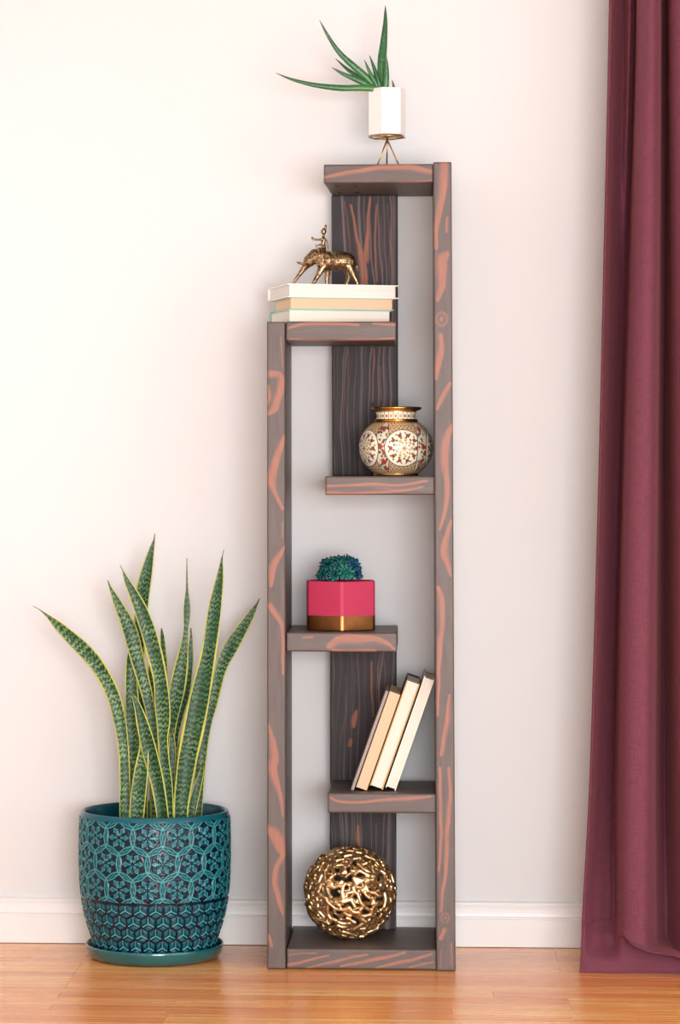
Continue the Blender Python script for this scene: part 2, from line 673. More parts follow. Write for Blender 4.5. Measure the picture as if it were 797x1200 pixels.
bm = bmesh.new()
add_box(bm, ROOM_L - 0.12, WIN_F[0], ROOM_F - 0.12, ROOM_F, -0.1, ROOM_H)
add_box(bm, WIN_F[1], ROOM_R + 0.12, ROOM_F - 0.12, ROOM_F, -0.1, ROOM_H)
add_box(bm, WIN_F[0], WIN_F[1], ROOM_F - 0.12, ROOM_F, -0.1, WIN_F[2])
add_box(bm, WIN_F[0], WIN_F[1], ROOM_F - 0.12, ROOM_F, WIN_F[3], ROOM_H)
tag(bm_obj('wall_front', bm, M['wall']), kind='structure')
w = tag(empty('window_3', (0, 0, 0)), kind='structure')
bm = bmesh.new()
for e in ((WIN_F[0], WIN_F[0] + 0.05, WIN_F[2], WIN_F[3]), (WIN_F[1] - 0.05, WIN_F[1], WIN_F[2], WIN_F[3]),
          (WIN_F[0] + 0.05, WIN_F[1] - 0.05, WIN_F[2], WIN_F[2] + 0.05), (WIN_F[0] + 0.05, WIN_F[1] - 0.05, WIN_F[3] - 0.05, WIN_F[3])):
    add_box(bm, e[0], e[1], ROOM_F - 0.08, ROOM_F - 0.04, e[2], e[3])
bm_obj('window_frame', bm, M['trim'], w)

# baseboard: moulded profile (distance from wall, height)
prof = [(0.0, 0.0), (0.0150, 0.0), (0.0150, 0.057), (0.0128, 0.0585), (0.0128, 0.0610), (0.0146, 0.0630), (0.0140, 0.0700),
        (0.0118, 0.0780), (0.0098, 0.0830), (0.0104, 0.0860), (0.0104, 0.0905), (0.0080, 0.0930), (0.0, 0.0935)]
V, Fc = [], []
for x in (ROOM_L, ROOM_R):
    V += [(x, WALL_Y - d, h + 0.0012) for d, h in prof]
n = len(prof)
for i in range(n - 1):
    Fc.append((i, i + 1, n + i + 1, n + i))
Fc += [tuple(range(n)), tuple(reversed(range(n, 2 * n)))]
bm = bmesh.new()
vs = [bm.verts.new(v) for v in V]
for f in Fc:
    bm.faces.new([vs[i] for i in f])
tag(bm_obj('baseboard_back', bm, M['trim']), kind='structure')

# ------------------------------------------------------------------ the shelf unit
unit = empty('bookshelf', (*p2w(423, 1137, 0.14)[:2], 0))
unit.location.z = 0
tag(unit, 'tall narrow dark-stained wooden shelf unit with staggered shelves against the wall', 'bookshelf')
UX, UY = unit.location.x, unit.location.y
DEPTH, BACK_F = 0.286, 0.245
ZT = lambda py: float(p2w(423, py, 0)[2])


def wear_at(px, py, streaks):
    w = np.zeros(len(px))
    for n_, st in enumerate(streaks):
        st = np.array(st, float)
        p = 1.7 * n_
        wx = 0.55 * np.sin(py * 0.075 + p) + 0.25 * np.sin(py * 0.19 + 2.1 * p)
        wy = 0.5 * np.sin(px * 0.07 + p) + 0.25 * np.sin(px * 0.16 + 1.3 * p)
        qx, qy = px + wx, py + wy
        if len(st) == 1:                              # a knot: pale heart and growth rings
            a, b, c = st[0]
            d = np.hypot(qx - a, (qy - b) * 0.85) / c
            w = np.maximum(w, np.clip(1.25 - d, 0, 1) * (0.62 + 0.38 * np.cos(d * 9)))
            continue
        if len(st) > 2:
            st = catmull(st, len(st) * 5)
        best = np.full(len(px), 1e9)
        side = np.zeros(len(px))
        for (x0, y0, h0), (x1, y1, h1) in zip(st[:-1], st[1:]):
            dx, dy = x1 - x0, y1 - y0
            L = math.hypot(dx, dy) + 1e-9
            t = np.clip(((qx - x0) * dx + (qy - y0) * dy) / (L * L), 0, 1)
            d = np.hypot(qx - x0 - t * dx, qy - y0 - t * dy) / max(0.5, (h0 + h1) / 2)
            sg = ((qx - x0) * dy - (qy - y0) * dx) / L
            m = d < best
            best = np.where(m, d, best)
            side = np.where(m, sg, side)
        sgn = 1 if n_ % 2 else -1
        soft = np.where(side * sgn > 0, 2.0, 0.8)     # one crisp and one feathered edge, as grain has
        k_w = min(1.0, max(0.5, st[:, 2].mean() / 1.7))   # hairline grain stays faint
        w = np.maximum(w, k_w * (1 - np.clip((best - (1 - 0.45 * soft)) / (0.9 * soft), 0, 1)))
    return w


def board(name, along, l0, l1, w0, w1, y0, y1, streaks, mat, w_end=None, back_shift=0.0, r=0.0035, step=0.003, zoff=0.0):
    """A planed plank. along='z': length l0..l1 in z, width w0..w1 in x; along='x': length in x, width in z.
    w_end: (w0, w1) at the far end of the length. The front (y0) carries the traced stain wear."""
    W = w1 - w0
    nf = max(8, int(W / 0.0014))
    arc = [(math.sin(a), math.cos(a)) for a in np.linspace(0, PI / 2, 5)]
    loop = []                                     # (u 0..W, y)
    for u in np.linspace(r, W - r, nf):
        loop.append((u, y0))
    for s, c in arc[1:]:
        loop.append((W - r + r * s, y0 + r - r * c))
    for k in range(1, 9):
        loop.append((W, y0 + r + (y1 - y0 - 2 * r) * k / 8))
    loop.append((W - r, y1))
    loop.append((r, y1))
    for k in range(0, 9):
        loop.append((0, y1 - r - (y1 - y0 - 2 * r) * k / 8))
    for s, c in arc[1:-1][::-1]:
        loop.append((r - r * s, y0 + r - r * c))
    loop = np.array(loop)
    nl = max(4, int((l1 - l0) / step))
    e = 0.0012
    ls = np.concatenate([[l0], np.linspace(l0 + e, l1 - e, nl), [l1]])
    nu, nv = len(loop), len(ls)
    U = np.tile(loop[:, 0], (nv, 1))
    Yv = np.tile(loop[:, 1], (nv, 1))
    for row in (0, -1):                            # softened ends
        U[row] = W / 2 + (U[row] - W / 2) * (1 - 2 * e / W)
        Yv[row] = (y0 + y1) / 2 + (Yv[row] - (y0 + y1) / 2) * (1 - 2 * e / (y1 - y0))
    Lv = np.tile(ls[:, None], (1, nu))
    tl = (Lv - l0) / (l1 - l0)
    we = w_end or (w0, w1)
    lo = w0 + (we[0] - w0) * tl
    hi = w1 + (we[1] - w1) * tl
    Wv = lo + (hi - lo) * U / W
    P = np.stack([Wv, Yv, Lv] if along == 'z' else [Lv, Yv, Wv], -1)
    if back_shift and along == 'x':
        P[..., 0] += back_shift * (1 - tl) * np.clip((Yv - y0) / (y1 - y0), 0, 1)
    P = P.reshape(-1, 3)
    px, py = w2p(P)
    w = wear_at(px, py, streaks) * (np.clip((y0 + 0.006 - P[:, 1]) / 0.003, 0, 1))
    Fq = grid_faces(nu, nv, True)
    V = P - np.array([UX, UY, 0])
    me = np_mesh(name, V, Fq if along == 'x' else Fq)
    uvl = me.uv_layers.new(name='UVMap')
    su = np.concatenate([[0], np.cumsum(np.hypot(np.diff(loop[:, 0]), np.diff(loop[:, 1])))])
    off = random.random() * 50
    UVv = np.stack([np.tile(su, (nv, 1)) + off, Lv + off], -1).reshape(-1, 2)
    idx = np.zeros(len(me.loops), np.int32)
    me.loops.foreach_get('vertex_index', idx)
    uvl.data.foreach_set('uv', UVv[idx].astype(np.float32).ravel())
    set_attr(me, 'wear', w)
    bm = bmesh.new()
    bm.from_mesh(me)
    bm.verts.ensure_lookup_table()
    bm.faces.new([bm.verts[i] for i in range(nu)])
    bm.faces.new([bm.verts[(nv - 1) * nu + i] for i in range(nu)])
    bmesh.ops.recalc_face_normals(bm, faces=bm.faces)
    bm.to_mesh(me)
    bm.free()
    o = link(name, me, mat, unit, True)
    return o


X = lambda px, Y=0.0, py=600: float(p2w(px, py, Y)[0])
S_left = [
    [(318, 438, 4), (330, 440, 3), (329, 455, 4), (325, 468, 4), (321, 479, 4), (314, 485, 2)],
    [(314, 452, 1.5), (315, 464, 2), (313, 474, 1)],
    [(332, 512, 1.5), (328, 525, 3.5), (322, 545, 4.5), (319, 562, 5), (322, 577, 2.5), (331, 597, 1.8)],
    [(332, 612, 1), (331, 630, 1.2)],
    [(333, 640, 1.2), (327, 650, 3), (320, 665, 4), (318, 686, 2)],
    [(316, 709, 3), (323, 720, 3.2), (331, 735, 2), (332, 760, 1.7), (331, 790, 1.2)],
    [(315, 850, 1), (319, 868, 3), (323, 888, 4.5), (320, 903, 5), (326, 925, 3), (332, 956, 1.2)],
    [(314, 971, 3), (323, 980, 7), (328, 992, 6), (331, 1002, 3), (324, 1016, 3), (323, 1035, 3), (327, 1055, 3), (331, 1070, 1.5)],
    [(315, 1096, 1.5), (319, 1108, 2.2)],
    [(330, 395, 1.0), (331, 430, 1.2)]]
S_right = [
    [(521, 188, 4.5), (520, 212, 4.5), (516, 240, 3.8), (512, 265, 3), (511, 290, 2.6)],
    [(525, 255, 1.5), (523, 272, 1.5)],
    [(524, 298, 3), (519, 305, 6), (518, 322, 5), (518, 335, 4.2), (512, 352, 2)],
    [(518, 374, 10)],
    [(516, 392, 2.4), (517, 405, 3.2), (515, 422, 4), (511, 443, 2)],
    [(527, 450, 2), (519, 464, 3), (513, 479, 1.6)],
    [(530, 498, 1.8), (523, 513, 4), (521, 537, 4.6), (524, 562, 3.2), (523, 588, 2.6), (516, 620, 1.6)],
    [(529, 610, 1.5), (523, 630, 3.2), (520, 648, 4), (525, 663, 2.5), (528, 674, 1.2)],
    [(514, 688, 2.2), (517, 703, 3.4), (518, 730, 2.8), (516, 760, 3), (514, 790, 2), (513, 838, 1.4)],
    [(527, 815, 1.2), (525, 838, 2.5), (521, 860, 2.6), (517, 885, 2)],
    [(526, 900, 1.6), (527, 940, 2.2), (524, 980, 2.5), (522, 1020, 2.2), (517, 1068, 1.5)],
    [(515, 900, 1.8), (517, 955, 1.8), (515, 1020, 1.2)],
    [(522, 1076, 7)], [(521, 1090, 2.4), (516, 1100, 2.4)], [(529, 1105, 1.2), (530, 1132, 1.2)],
    [(518, 1112, 1.1), (516, 1134, 1.1)]]
zb = 0.0008
zl, zr = ZT(376.6) - 0.0004, float(p2w(520, 190, 0)[2])
board('post', 'z', zb, zl, X(313.2), X(335), 0, DEPTH, S_left, M['edge'], (X(312.8), X(334.2)))
board('post', 'z', zb, zr, X(511.4), X(534), -0.002, DEPTH - 0.002, S_right, M['edge'], (X(507.8), X(529.2)))

S_top = [[(381, 208, 1.5), (400, 204, 2.2), (425, 199, 2.4), (450, 196, 3), (480, 196, 3.5), (506, 201, 2.6)],
         [(470, 214, 1), (506, 211, 1.2)]]
S_2 = [[(337, 384, 1.2), (352, 380, 2), (380, 379, 2.2), (420, 380, 1.4)], [(437, 379, 1.5), (463, 381, 1.6)],
       [(340, 398, 1.2), (380, 399, 1.4), (430, 399, 1.6), (463, 396, 1.2)]]
S_v = [[(383, 570, 1.6), (405, 569, 1.4), (430, 567, 2.0), (470, 569, 1.6), (500, 563, 1.6)],
       [(383, 577.5, 1.8), (430, 578, 1.6), (470, 575, 1.8), (495, 570, 1.2)], [(440, 572, 1), (480, 574, 1)]]
S_p = [[(386, 757, 3.5), (398, 750, 5), (418, 748, 5), (440, 749, 3.5), (455, 755, 2.2), (463, 762, 1.2)],
       [(390, 762, 2), (440, 763, 1.2)], [(355, 747, 1.2), (366, 746, 1.6)]]
S_b = [[(388, 935, 1.2), (400, 940, 1.6), (430, 939, 1.6), (460, 937, 2), (485, 936, 2), (505, 933, 1.2)]]
S_0 = [[(338, 1130, 1.8), (356, 1127, 1.6), (385, 1120, 1.2)], [(338, 1119, 1.2), (370, 1117, 1)],
       [(360, 1134, 1.2), (395, 1126, 1.8), (430, 1119, 1.4)], [(400, 1133, 1.2), (440, 1124, 2.2), (475, 1117, 1.4)],
       [(440, 1134, 1.2), (475, 1127, 2), (506, 1118, 1.4)], [(480, 1133, 1.2), (507, 1127, 1.4)]]
g = 0.0004
zs = dict(top=(ZT(214), ZT(192)), two=(ZT(399), ZT(376.6)), vase=(ZT(580), ZT(558)), plant=(ZT(764), ZT(741.5)),
          book=(ZT(953), ZT(930)), bot=(ZT(1136.2), ZT(1112.5)))
z = zs['top']; board('shelf', 'x', X(379.3), X(508) - g, *z, 0.006, DEPTH, S_top, M['edge'], back_shift=0.010)
z = zs['two']; board('shelf', 'x', X(335) + g, X(464), *z, 0.002, BACK_F - g, S_2, M['edge'])
z = zs['vase']; board('shelf', 'x', X(381.3), X(509.3) - g, *z, 0.003, DEPTH, S_v, M['edge'])
z = zs['plant']; board('shelf', 'x', X(335.5) + g, X(465), *z, 0.002, DEPTH, S_p, M['edge'])
z = zs['book']; board('shelf', 'x', X(384.2), X(511) - g, *z, 0.003, BACK_F - g, S_b, M['edge'])
z = zs['bot']; board('shelf', 'x', X(336) + g, X(511.4) - g, *z, 0.001, DEPTH, S_0, M['edge'])
B_up = [[(411, 240, 1.2), (416, 262, 1.4), (420, 285, 2), (424, 305, 4), (427, 335, 4.5)],
        [(434, 232, 1.2), (432, 255, 1.6), (431, 275, 2.2), (428, 305, 4)],
        [(404, 236, 0.9), (408, 270, 1.0), (411, 300, 1)], [(441, 240, 1.2), (440, 270, 1.4), (441, 330, 1.2)],
        [(447, 255, .8), (448, 330, .8)], [(455, 240, .8), (457, 330, .8)], [(461, 240, .8), (462, 330, .8)],
        [(438, 408, 1.1), (438, 430, 1.1), (437, 470, 1.2)], [(446, 430, .8), (446, 470, .8)], [(409, 408, .8), (407, 470, .8), (410, 540, .8)]]
B_lo = [[(419, 766, .9), (420, 800, .9), (421, 835, .8)], [(415, 850, 2.6), (416, 842, 3.2), (418, 833, 1.2)], [(411, 868, 2.2), (410, 874, 2.2)],
        [(436, 775, 1.2), (436, 810, 1.4), (437, 840, 1)], [(443, 780, 1), (444, 825, 1)], [(450, 775, 0.8), (451, 800, 0.8)],
        [(406, 790, .8), (405, 830, .8), (399, 870, .8)], [(420, 968, 1.2), (419, 984, 2.4), (420, 992, 1.2)], [(440, 966, .8), (441, 1000, .8)]]
Bx = lambda a: X(a, BACK_F)
board('back_board', 'z', zs['vase'][1] + g, zs['top'][0] - g, Bx(389.6), Bx(466.6), BACK_F, DEPTH - g, B_up, M['face'], (Bx(388.4), Bx(466)), r=0.003)
board('back_board', 'z', zs['bot'][1] + g, zs['plant'][0] - g, Bx(386.6), Bx(464.3), BACK_F, DEPTH - g, B_lo, M['face'], (Bx(387.2), Bx(464.7)), r=0.003)
# countersunk screws under the top shelf
for px_, py_, yy in ((398, 224.2, 0.19), (418.4, 224.2, 0.19), (395.3, 217.6, 0.065), (416.8, 217.6, 0.065)):
    zt = zs['top'][0]
    x_ = float(CAM[0] + (p2w(px_, 300, yy) - CAM)[0])
    bm = bmesh.new()
    bmesh.ops.create_cone(bm, cap_ends=True, segments=14, radius1=0.0042, radius2=0.0042, depth=0.0012,
                          matrix=Matrix.Translation((x_ - UX, yy - UY, zt - 0.0002)))
    bm_obj('screw_hole', bm, M['hole'], unit)

# ------------------------------------------------------------------ curtain
rowpy = [-330, 0, 300, 600, 900, 1060]
cols = [  # px at each row, Y at each row
    ([719, 714.5, 708, 701, 692, 683.5], [.10, .09, .075, .06, .045, .022]),
    ([722, 717, 710, 703, 694, 685.5], [.092, .082, .070, .056, .041, .018]),
    ([727, 723, 716, 709, 701, 695], [.12, .115, .115, .105, .085, .045]),
    ([733, 732, 724, 716, 709, 704], [.15, .15, .145, .14, .115, .06]),
    ([739, 738, 731, 723, 716, 713], [.10, .10, .16, .155, .135, .075]),
    ([745, 746, 738, 729, 722, 722], [.15, .15, .165, .16, .14, .08]),
    ([747, 748, 741, 732, 727, 727], [.045, .045, .045, .04, .03, .0]),
    ([755, 757, 751, 742, 737, 737], [.018, .015, .008, .0, -.01, -.03]),
    ([766, 767, 765, 761, 757, 756], [.015, .01, .005, -.005, -.015, -.035]),
    ([773, 774, 772, 769, 766, 766], [.06, .055, .05, .045, .03, .01]),
    ([774, 775, 774, 771, 769, 770], [.17, .17, .17, .16, .13, .06]),
    ([781, 782, 781, 779, 780, 782], [.23, .23, .235, .23, .19, .10]),
    ([786, 785, 788, 790, 792, 796], [.065, .065, .065, .06, .045, .015]),
    ([795, 792, 795, 798, 799, 804], [.025, .025, .02, .015, 0., -.02]),
    ([812, 810, 812, 814, 816, 820], [.02, .02, .01, .0, -.01, -.035]),
    ([824, 824, 826, 828, 830, 834], [.06, .06, .06, .05, .04, .0]),
    ([832, 832, 834, 836, 838, 842], [.17, .17, .17, .17, .14, .08]),
    ([842, 842, 844, 846, 848, 852], [.16, .16, .16, .16, .13, .07]),
    ([854, 854, 856, 858, 860, 864], [.04, .04, .03, .03, .01, -.01]),
    ([868, 868, 870, 872, 874, 878], [.03, .03, .02, .02, .01, -.02]),
    ([880, 880, 882, 884, 886, 890], [.09, .09, .09, .09, .07, .02]),
]
nc = len(cols)
pts = []                                             # rows of (x, y, z)
for k, py_ in enumerate(rowpy):
    zrow = float(p2w(760, py_, 0.05)[2])
    row = []
    for pxs, ys in cols:
        a = p2w(pxs[k], 600, ys[k])
        row.append((a[0], ys[k], zrow))
    pts.append(row)
last = pts[-1]
# bottom of the drape: folds sag into a lip, the hem lies straight along the floor
lipdrop = [0, 0, 0, 0, 0, 2, 14, 36, 44, 47, 48, 50, 54, 57, 58, 58, 56, 54, 56, 58, 56]
hem_px = np.interp(np.arange(nc), [0, 2, 6, 8, 12, 14, nc - 1], [680, 690, 730, 752, 800, 826, 900])
def zpy(py_):
    return float(p2w(740, py_, 0.0)[2])
r1, r2, r3, r4, r5 = [], [], [], [], []
for c in range(nc):
    x0, y0, z0 = last[c]
    b = min(1, lipdrop[c] / 36)                      # 0 flat panel, 1 full fold
    hx = p2w(hem_px[c], 1138, -0.004)[0]
    zl_ = zpy(1062 + 2 + lipdrop[c]) if b > 0 else zpy(1085)
    r1.append((x0 * .8 + hx * .2, y0 - 0.012 * b, zpy(1085) * (1 - b) + (zl_ + 0.010) * b))
    r2.append((x0 * .65 + hx * .35, (y0 * 0.7) * (1 - b) + (-0.056) * b, zpy(1100) * (1 - b) + (zl_) * b))
    r3.append((x0 * .45 + hx * .55, (y0 * 0.45) * (1 - b) + (0.002) * b, zpy(1113) * (1 - b) + (zl_ + 0.003) * b))
    r4.append((x0 * .2 + hx * .8, -0.001 - 0.004 * b, zpy(1126)))
    r5.append((hx, -0.006 + 0.003 * math.sin(c * 0.9), 0.0015))
for r in (r1, r2, r3, r4, r5):
    pts.append(r)
CP = np.array(pts)
NU, NV = 300, 220
A = np.stack([catmull(CP[k], NU) for k in range(len(CP))], 0)      # rows x NU x 3
B = np.stack([catmull(A[:, i], NV) for i in range(NU)], 1)         # NV x NU x 3
for _ in range(10):                                  # relax the cloth a little
    G = B.copy()
    G[1:-1, 1:-1] = 0.25 * (B[:-2, 1:-1] + B[2:, 1:-1] + B[1:-1, :-2] + B[1:-1, 2:])
    B[1:-1, 1:-1] = 0.5 * B[1:-1, 1:-1] + 0.5 * G[1:-1, 1:-1]
B[..., 2] = np.maximum(B[..., 2], 0.0012)
B[..., 1] = np.minimum(B[..., 1], WALL_Y - 0.02)
cur = empty('curtain', (float(B[-1, 0, 0]) + 0.15, 0.05, 0))
tag(cur, 'heavy wine-red floor-length curtain in deep folds beside the shelf', 'curtain')
loc = np.array(cur.location)
me = np_mesh('cloth', B.reshape(-1, 3) - loc, grid_faces(NU, NV))
uvl = me.uv_layers.new(name='UVMap')
du = np.concatenate([np.zeros((NV, 1)), np.cumsum(np.linalg.norm(np.diff(B, axis=1), axis=2), 1)], 1)[60]
dv = np.concatenate([np.zeros((1, NU)), np.cumsum(np.linalg.norm(np.diff(B, axis=0), axis=2), 0)], 0)
UVv = np.stack([np.tile(du, (NV, 1)), dv], -1).reshape(-1, 2)
idx = np.zeros(len(me.loops), np.int32)
me.loops.foreach_get('vertex_index', idx)
uvl.data.foreach_set('uv', UVv[idx].astype(np.float32).ravel())
cl = link('cloth', me, M['curtain'], cur, True)
sm = cl.modifiers.new('thick', 'SOLIDIFY')
sm.thickness = 0.0022
sm.offset = 0
# turned and stitched hems
bm = bmesh.new()
add_tube(bm, [tuple(B[j, 0] - loc + np.array([0.0006, -0.001, 0])) for j in range(0, NV, 3)], 0.0022, 8)
bm_obj('side_hem', bm, M['curtain'], cur, True)
bm = bmesh.new()
add_tube(bm, [tuple(B[-1, i] - loc + np.array([0, -0.0008, 0.0012])) for i in range(0, NU, 3)], 0.0021, 8)
bm_obj('bottom_hem', bm, M['curtain'], cur, True)

# ------------------------------------------------------------------ snake plant in its teal pot
PC = p2w(181.5, 1000, 0.140)
PCX, PCY = float(PC[0]), 0.138
sauc = empty('plant_saucer', (PCX, PCY, 0))
tag(sauc, 'round glossy teal ceramic saucer on the floor under the snake plant pot', 'saucer')
bm = bmesh.new()
lathe(bm, [(0, 0.0005), (0.120, 0.0005), (0.131, 0.003), (0.1375, 0.012), (0.1410, 0.024), (0.1414, 0.0285), (0.1398, 0.0305), (0.1376, 0.0295),
           (0.1350, 0.020), (0.129, 0.0105), (0.118, 0.0085), (0, 0.0085)], 128)
bm_obj('dish', bm, M['teal'], sauc, True)

sp = empty('potted_snake_plant', (PCX, PCY, 0.009))
tag(sp, 'tall snake plant with yellow-edged leaves in a carved teal ceramic pot on the floor', 'potted plant')
# pot wall: dense lathe with the pressed pattern as real relief
zrim = 0.300 - 0.009
zp = np.array([0.0, 0.010, 0.030, 0.055, 0.085, 0.12, 0.16, 0.21, 0.25, 0.275, 0.284, zrim])
rp = np.array([0.116, 0.122, 0.1285, 0.1365, 0.1445, 0.1505, 0.1535, 0.1545, 0.1540, 0.1532, 0.1520, 0.1495])
nu, nv = 960, 330
zz = np.linspace(0, zrim, nv)
rr = catmull(np.stack([zp, rp], 1), 4000)
rr = np.interp(zz, rr[:, 0], rr[:, 1])
TH, ZZ = np.meshgrid(np.linspace(0, 2 * PI, nu, endpoint=False), zz)
RR = np.tile(rr[:, None], (1, nu))


def sst(x, a, b):
    t = np.clip((x - a) / (b - a), 0, 1)
    return t * t * (3 - 2 * t)


def ridge(d, w):
    return 1 - sst(d, w * 0.5, w * 1.3)


# upper band: overlapping rings on a triangular lattice, small star in each ring
NM = 16
s_ = 2 * PI * 0.1535 / NM
a_u = TH / (2 * PI) * NM
zt_ = 0.252
v_u = (ZZ - zt_) / s_                         # lattice rows downward
rowh = math.sqrt(3) / 2
h_up = np.zeros_like(ZZ)
ring_l = np.zeros_like(ZZ)
dark = np.zeros_like(ZZ)
best = np.full_like(ZZ, 9.0)
bu = np.zeros_like(ZZ)
bv = np.zeros_like(ZZ)
for row in range(-1, 6):
    cv = -row * rowh
    off = 0.5 * (row % 2)
    near = np.round(a_u - off)
    for dk in (-1, 0, 1):
        cu = near + off + dk
        du_, dv_ = a_u - cu, v_u - cv
        d = np.hypot(du_, dv_)
        ring_l = np.maximum(ring_l, 0.90 * ridge(np.abs(d - 0.585), 0.030))
        ring_l = np.maximum(ring_l, 0.80 * ridge(np.abs(d - 0.485), 0.022))
        m = d < best
        best = np.where(m, d, best)
        bu = np.where(m, du_, bu)
        bv = np.where(m, dv_, bv)
ang = np.arctan2(bv, bu)
sec = (ang + PI / 6) % (PI / 3) - PI / 6       # angle within a sixth, 0 = towards a neighbour
kx, ky = best * np.cos(sec), best * np.sin(sec)
kite = np.abs(ky) / 0.125 + np.abs(kx - 0.215) / 0.185
sec2 = ang % (PI / 3) - PI / 6                 # 0 = towards a lattice gap
gx, gy = best * np.cos(sec2), best * np.sin(sec2)
star = np.abs(gy) / 0.060 + np.abs(gx - 0.20) / 0.18
h_up = 0.22 + 0.42 * sst(-kite, -1.0, -0.72) + 0.10 * sst(-best, -0.5, -0.3)
h_up = np.maximum(h_up, 0.98 * ridge(np.abs(kite - 0.78), 0.13))
h_up = h_up * (1 - 0.75 * ridge(np.abs(star - 0.5), 0.35))
lens = sst(best, 0.415, 0.455)
h_up = h_up * (1 - lens) + lens * (0.16 + 0.35 * ridge(np.abs(kx - 0.5), 0.022))
h_up = np.maximum(h_up * (1 - 0.5 * ridge(np.abs(best - 0.41), 0.03)), ring_l)
# lower band: tumbling blocks
NL = 30
sl = 2 * PI * 0.140 / NL
a_l = TH / (2 * PI) * NL
v_l = (ZZ - 0.0) / sl
best = np.full_like(ZZ, 9.0)
bu = np.zeros_like(ZZ); bv = np.zeros_like(ZZ)
second = np.full_like(ZZ, 9.0)
rl = math.sqrt(3) / 2
for row in range(0, 7):
    cv = (row + 0.15) * rl
    off = 0.5 * (row % 2)
    near = np.round(a_l - off)
    for dk in (-1, 0, 1):
        du_, dv_ = a_l - (near + off + dk), v_l - cv
        d = np.hypot(du_, dv_)
        second = np.where(d < best, best, np.minimum(second, d))
        m = d < best
        best = np.where(m, d, best)
        bu = np.where(m, du_, bu)
        bv = np.where(m, dv_, bv)
edge = (second - best)
ang = np.arctan2(bv, bu)
sp3 = (ang - PI / 2 + PI / 3) % (2 * PI / 3) - PI / 3       # 0 = along a spoke (up, lower left, lower right)
perp = np.abs(best * np.sin(sp3))
face3 = (ang - PI / 2) % (2 * PI / 3) - PI / 3
h_lo = 0.10 + 0.54 * sst(edge, 0.07, 0.20)
h_lo = np.maximum(h_lo, 0.98 * ridge(perp, 0.040) * (np.cos(sp3) > 0) * sst(-best, -0.50, -0.42))
h_lo = h_lo * (1 - 0.65 * ridge(np.abs(perp - 0.115), 0.035) * (best < 0.5))
zsplit = 0.118 - 0.006 + 0.004 * np.cos(a_u * 2 * PI)
mixb = sst(ZZ, 0.115, 0.121)
H = h_lo * (1 - mixb) + h_up * mixb
seam = ridge(np.abs(ZZ - 0.118), 0.003)
H = H * (1 - 0.7 * seam)
fade = sst(ZZ, 0.279, 0.283)
H = H * (1 - fade) + 0.60 * fade
fade0 = sst(-ZZ, -0.004, -0.001)
H = H * (1 - fade0) + 0.4 * fade0
R2 = RR + (H - 0.5) * 0.0036
V = np.stack([R2 * np.cos(TH), R2 * np.sin(TH), ZZ], -1).reshape(-1, 3)
# rim and inside wall continue the same mesh
inner = [(0.1475, zrim + 0.0012), (0.1445, zrim + 0.0002), (0.1425, zrim - 0.004), (0.1415, zrim - 0.03), (0.139, 0.12), (0.10, 0.02), (0.002, 0.015)]
th = np.linspace(0, 2 * PI, nu, endpoint=False)
for r, z in inner:
    V = np.vstack([V, np.stack([r * np.cos(th), r * np.sin(th), np.full(nu, z)], -1)])
Fq = grid_faces(nu, nv + len(inner), True)
me = np_mesh('pot', V, Fq)
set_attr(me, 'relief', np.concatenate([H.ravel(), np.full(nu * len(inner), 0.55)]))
link('pot', me, M['glaze'], sp, True)
bm = bmesh.new()
lathe(bm, [(0, 0.238), (0.05, 0.240), (0.10, 0.237), (0.1404, 0.234)], 64)
bm_obj('soil', bm, M['soil'], sp, True)

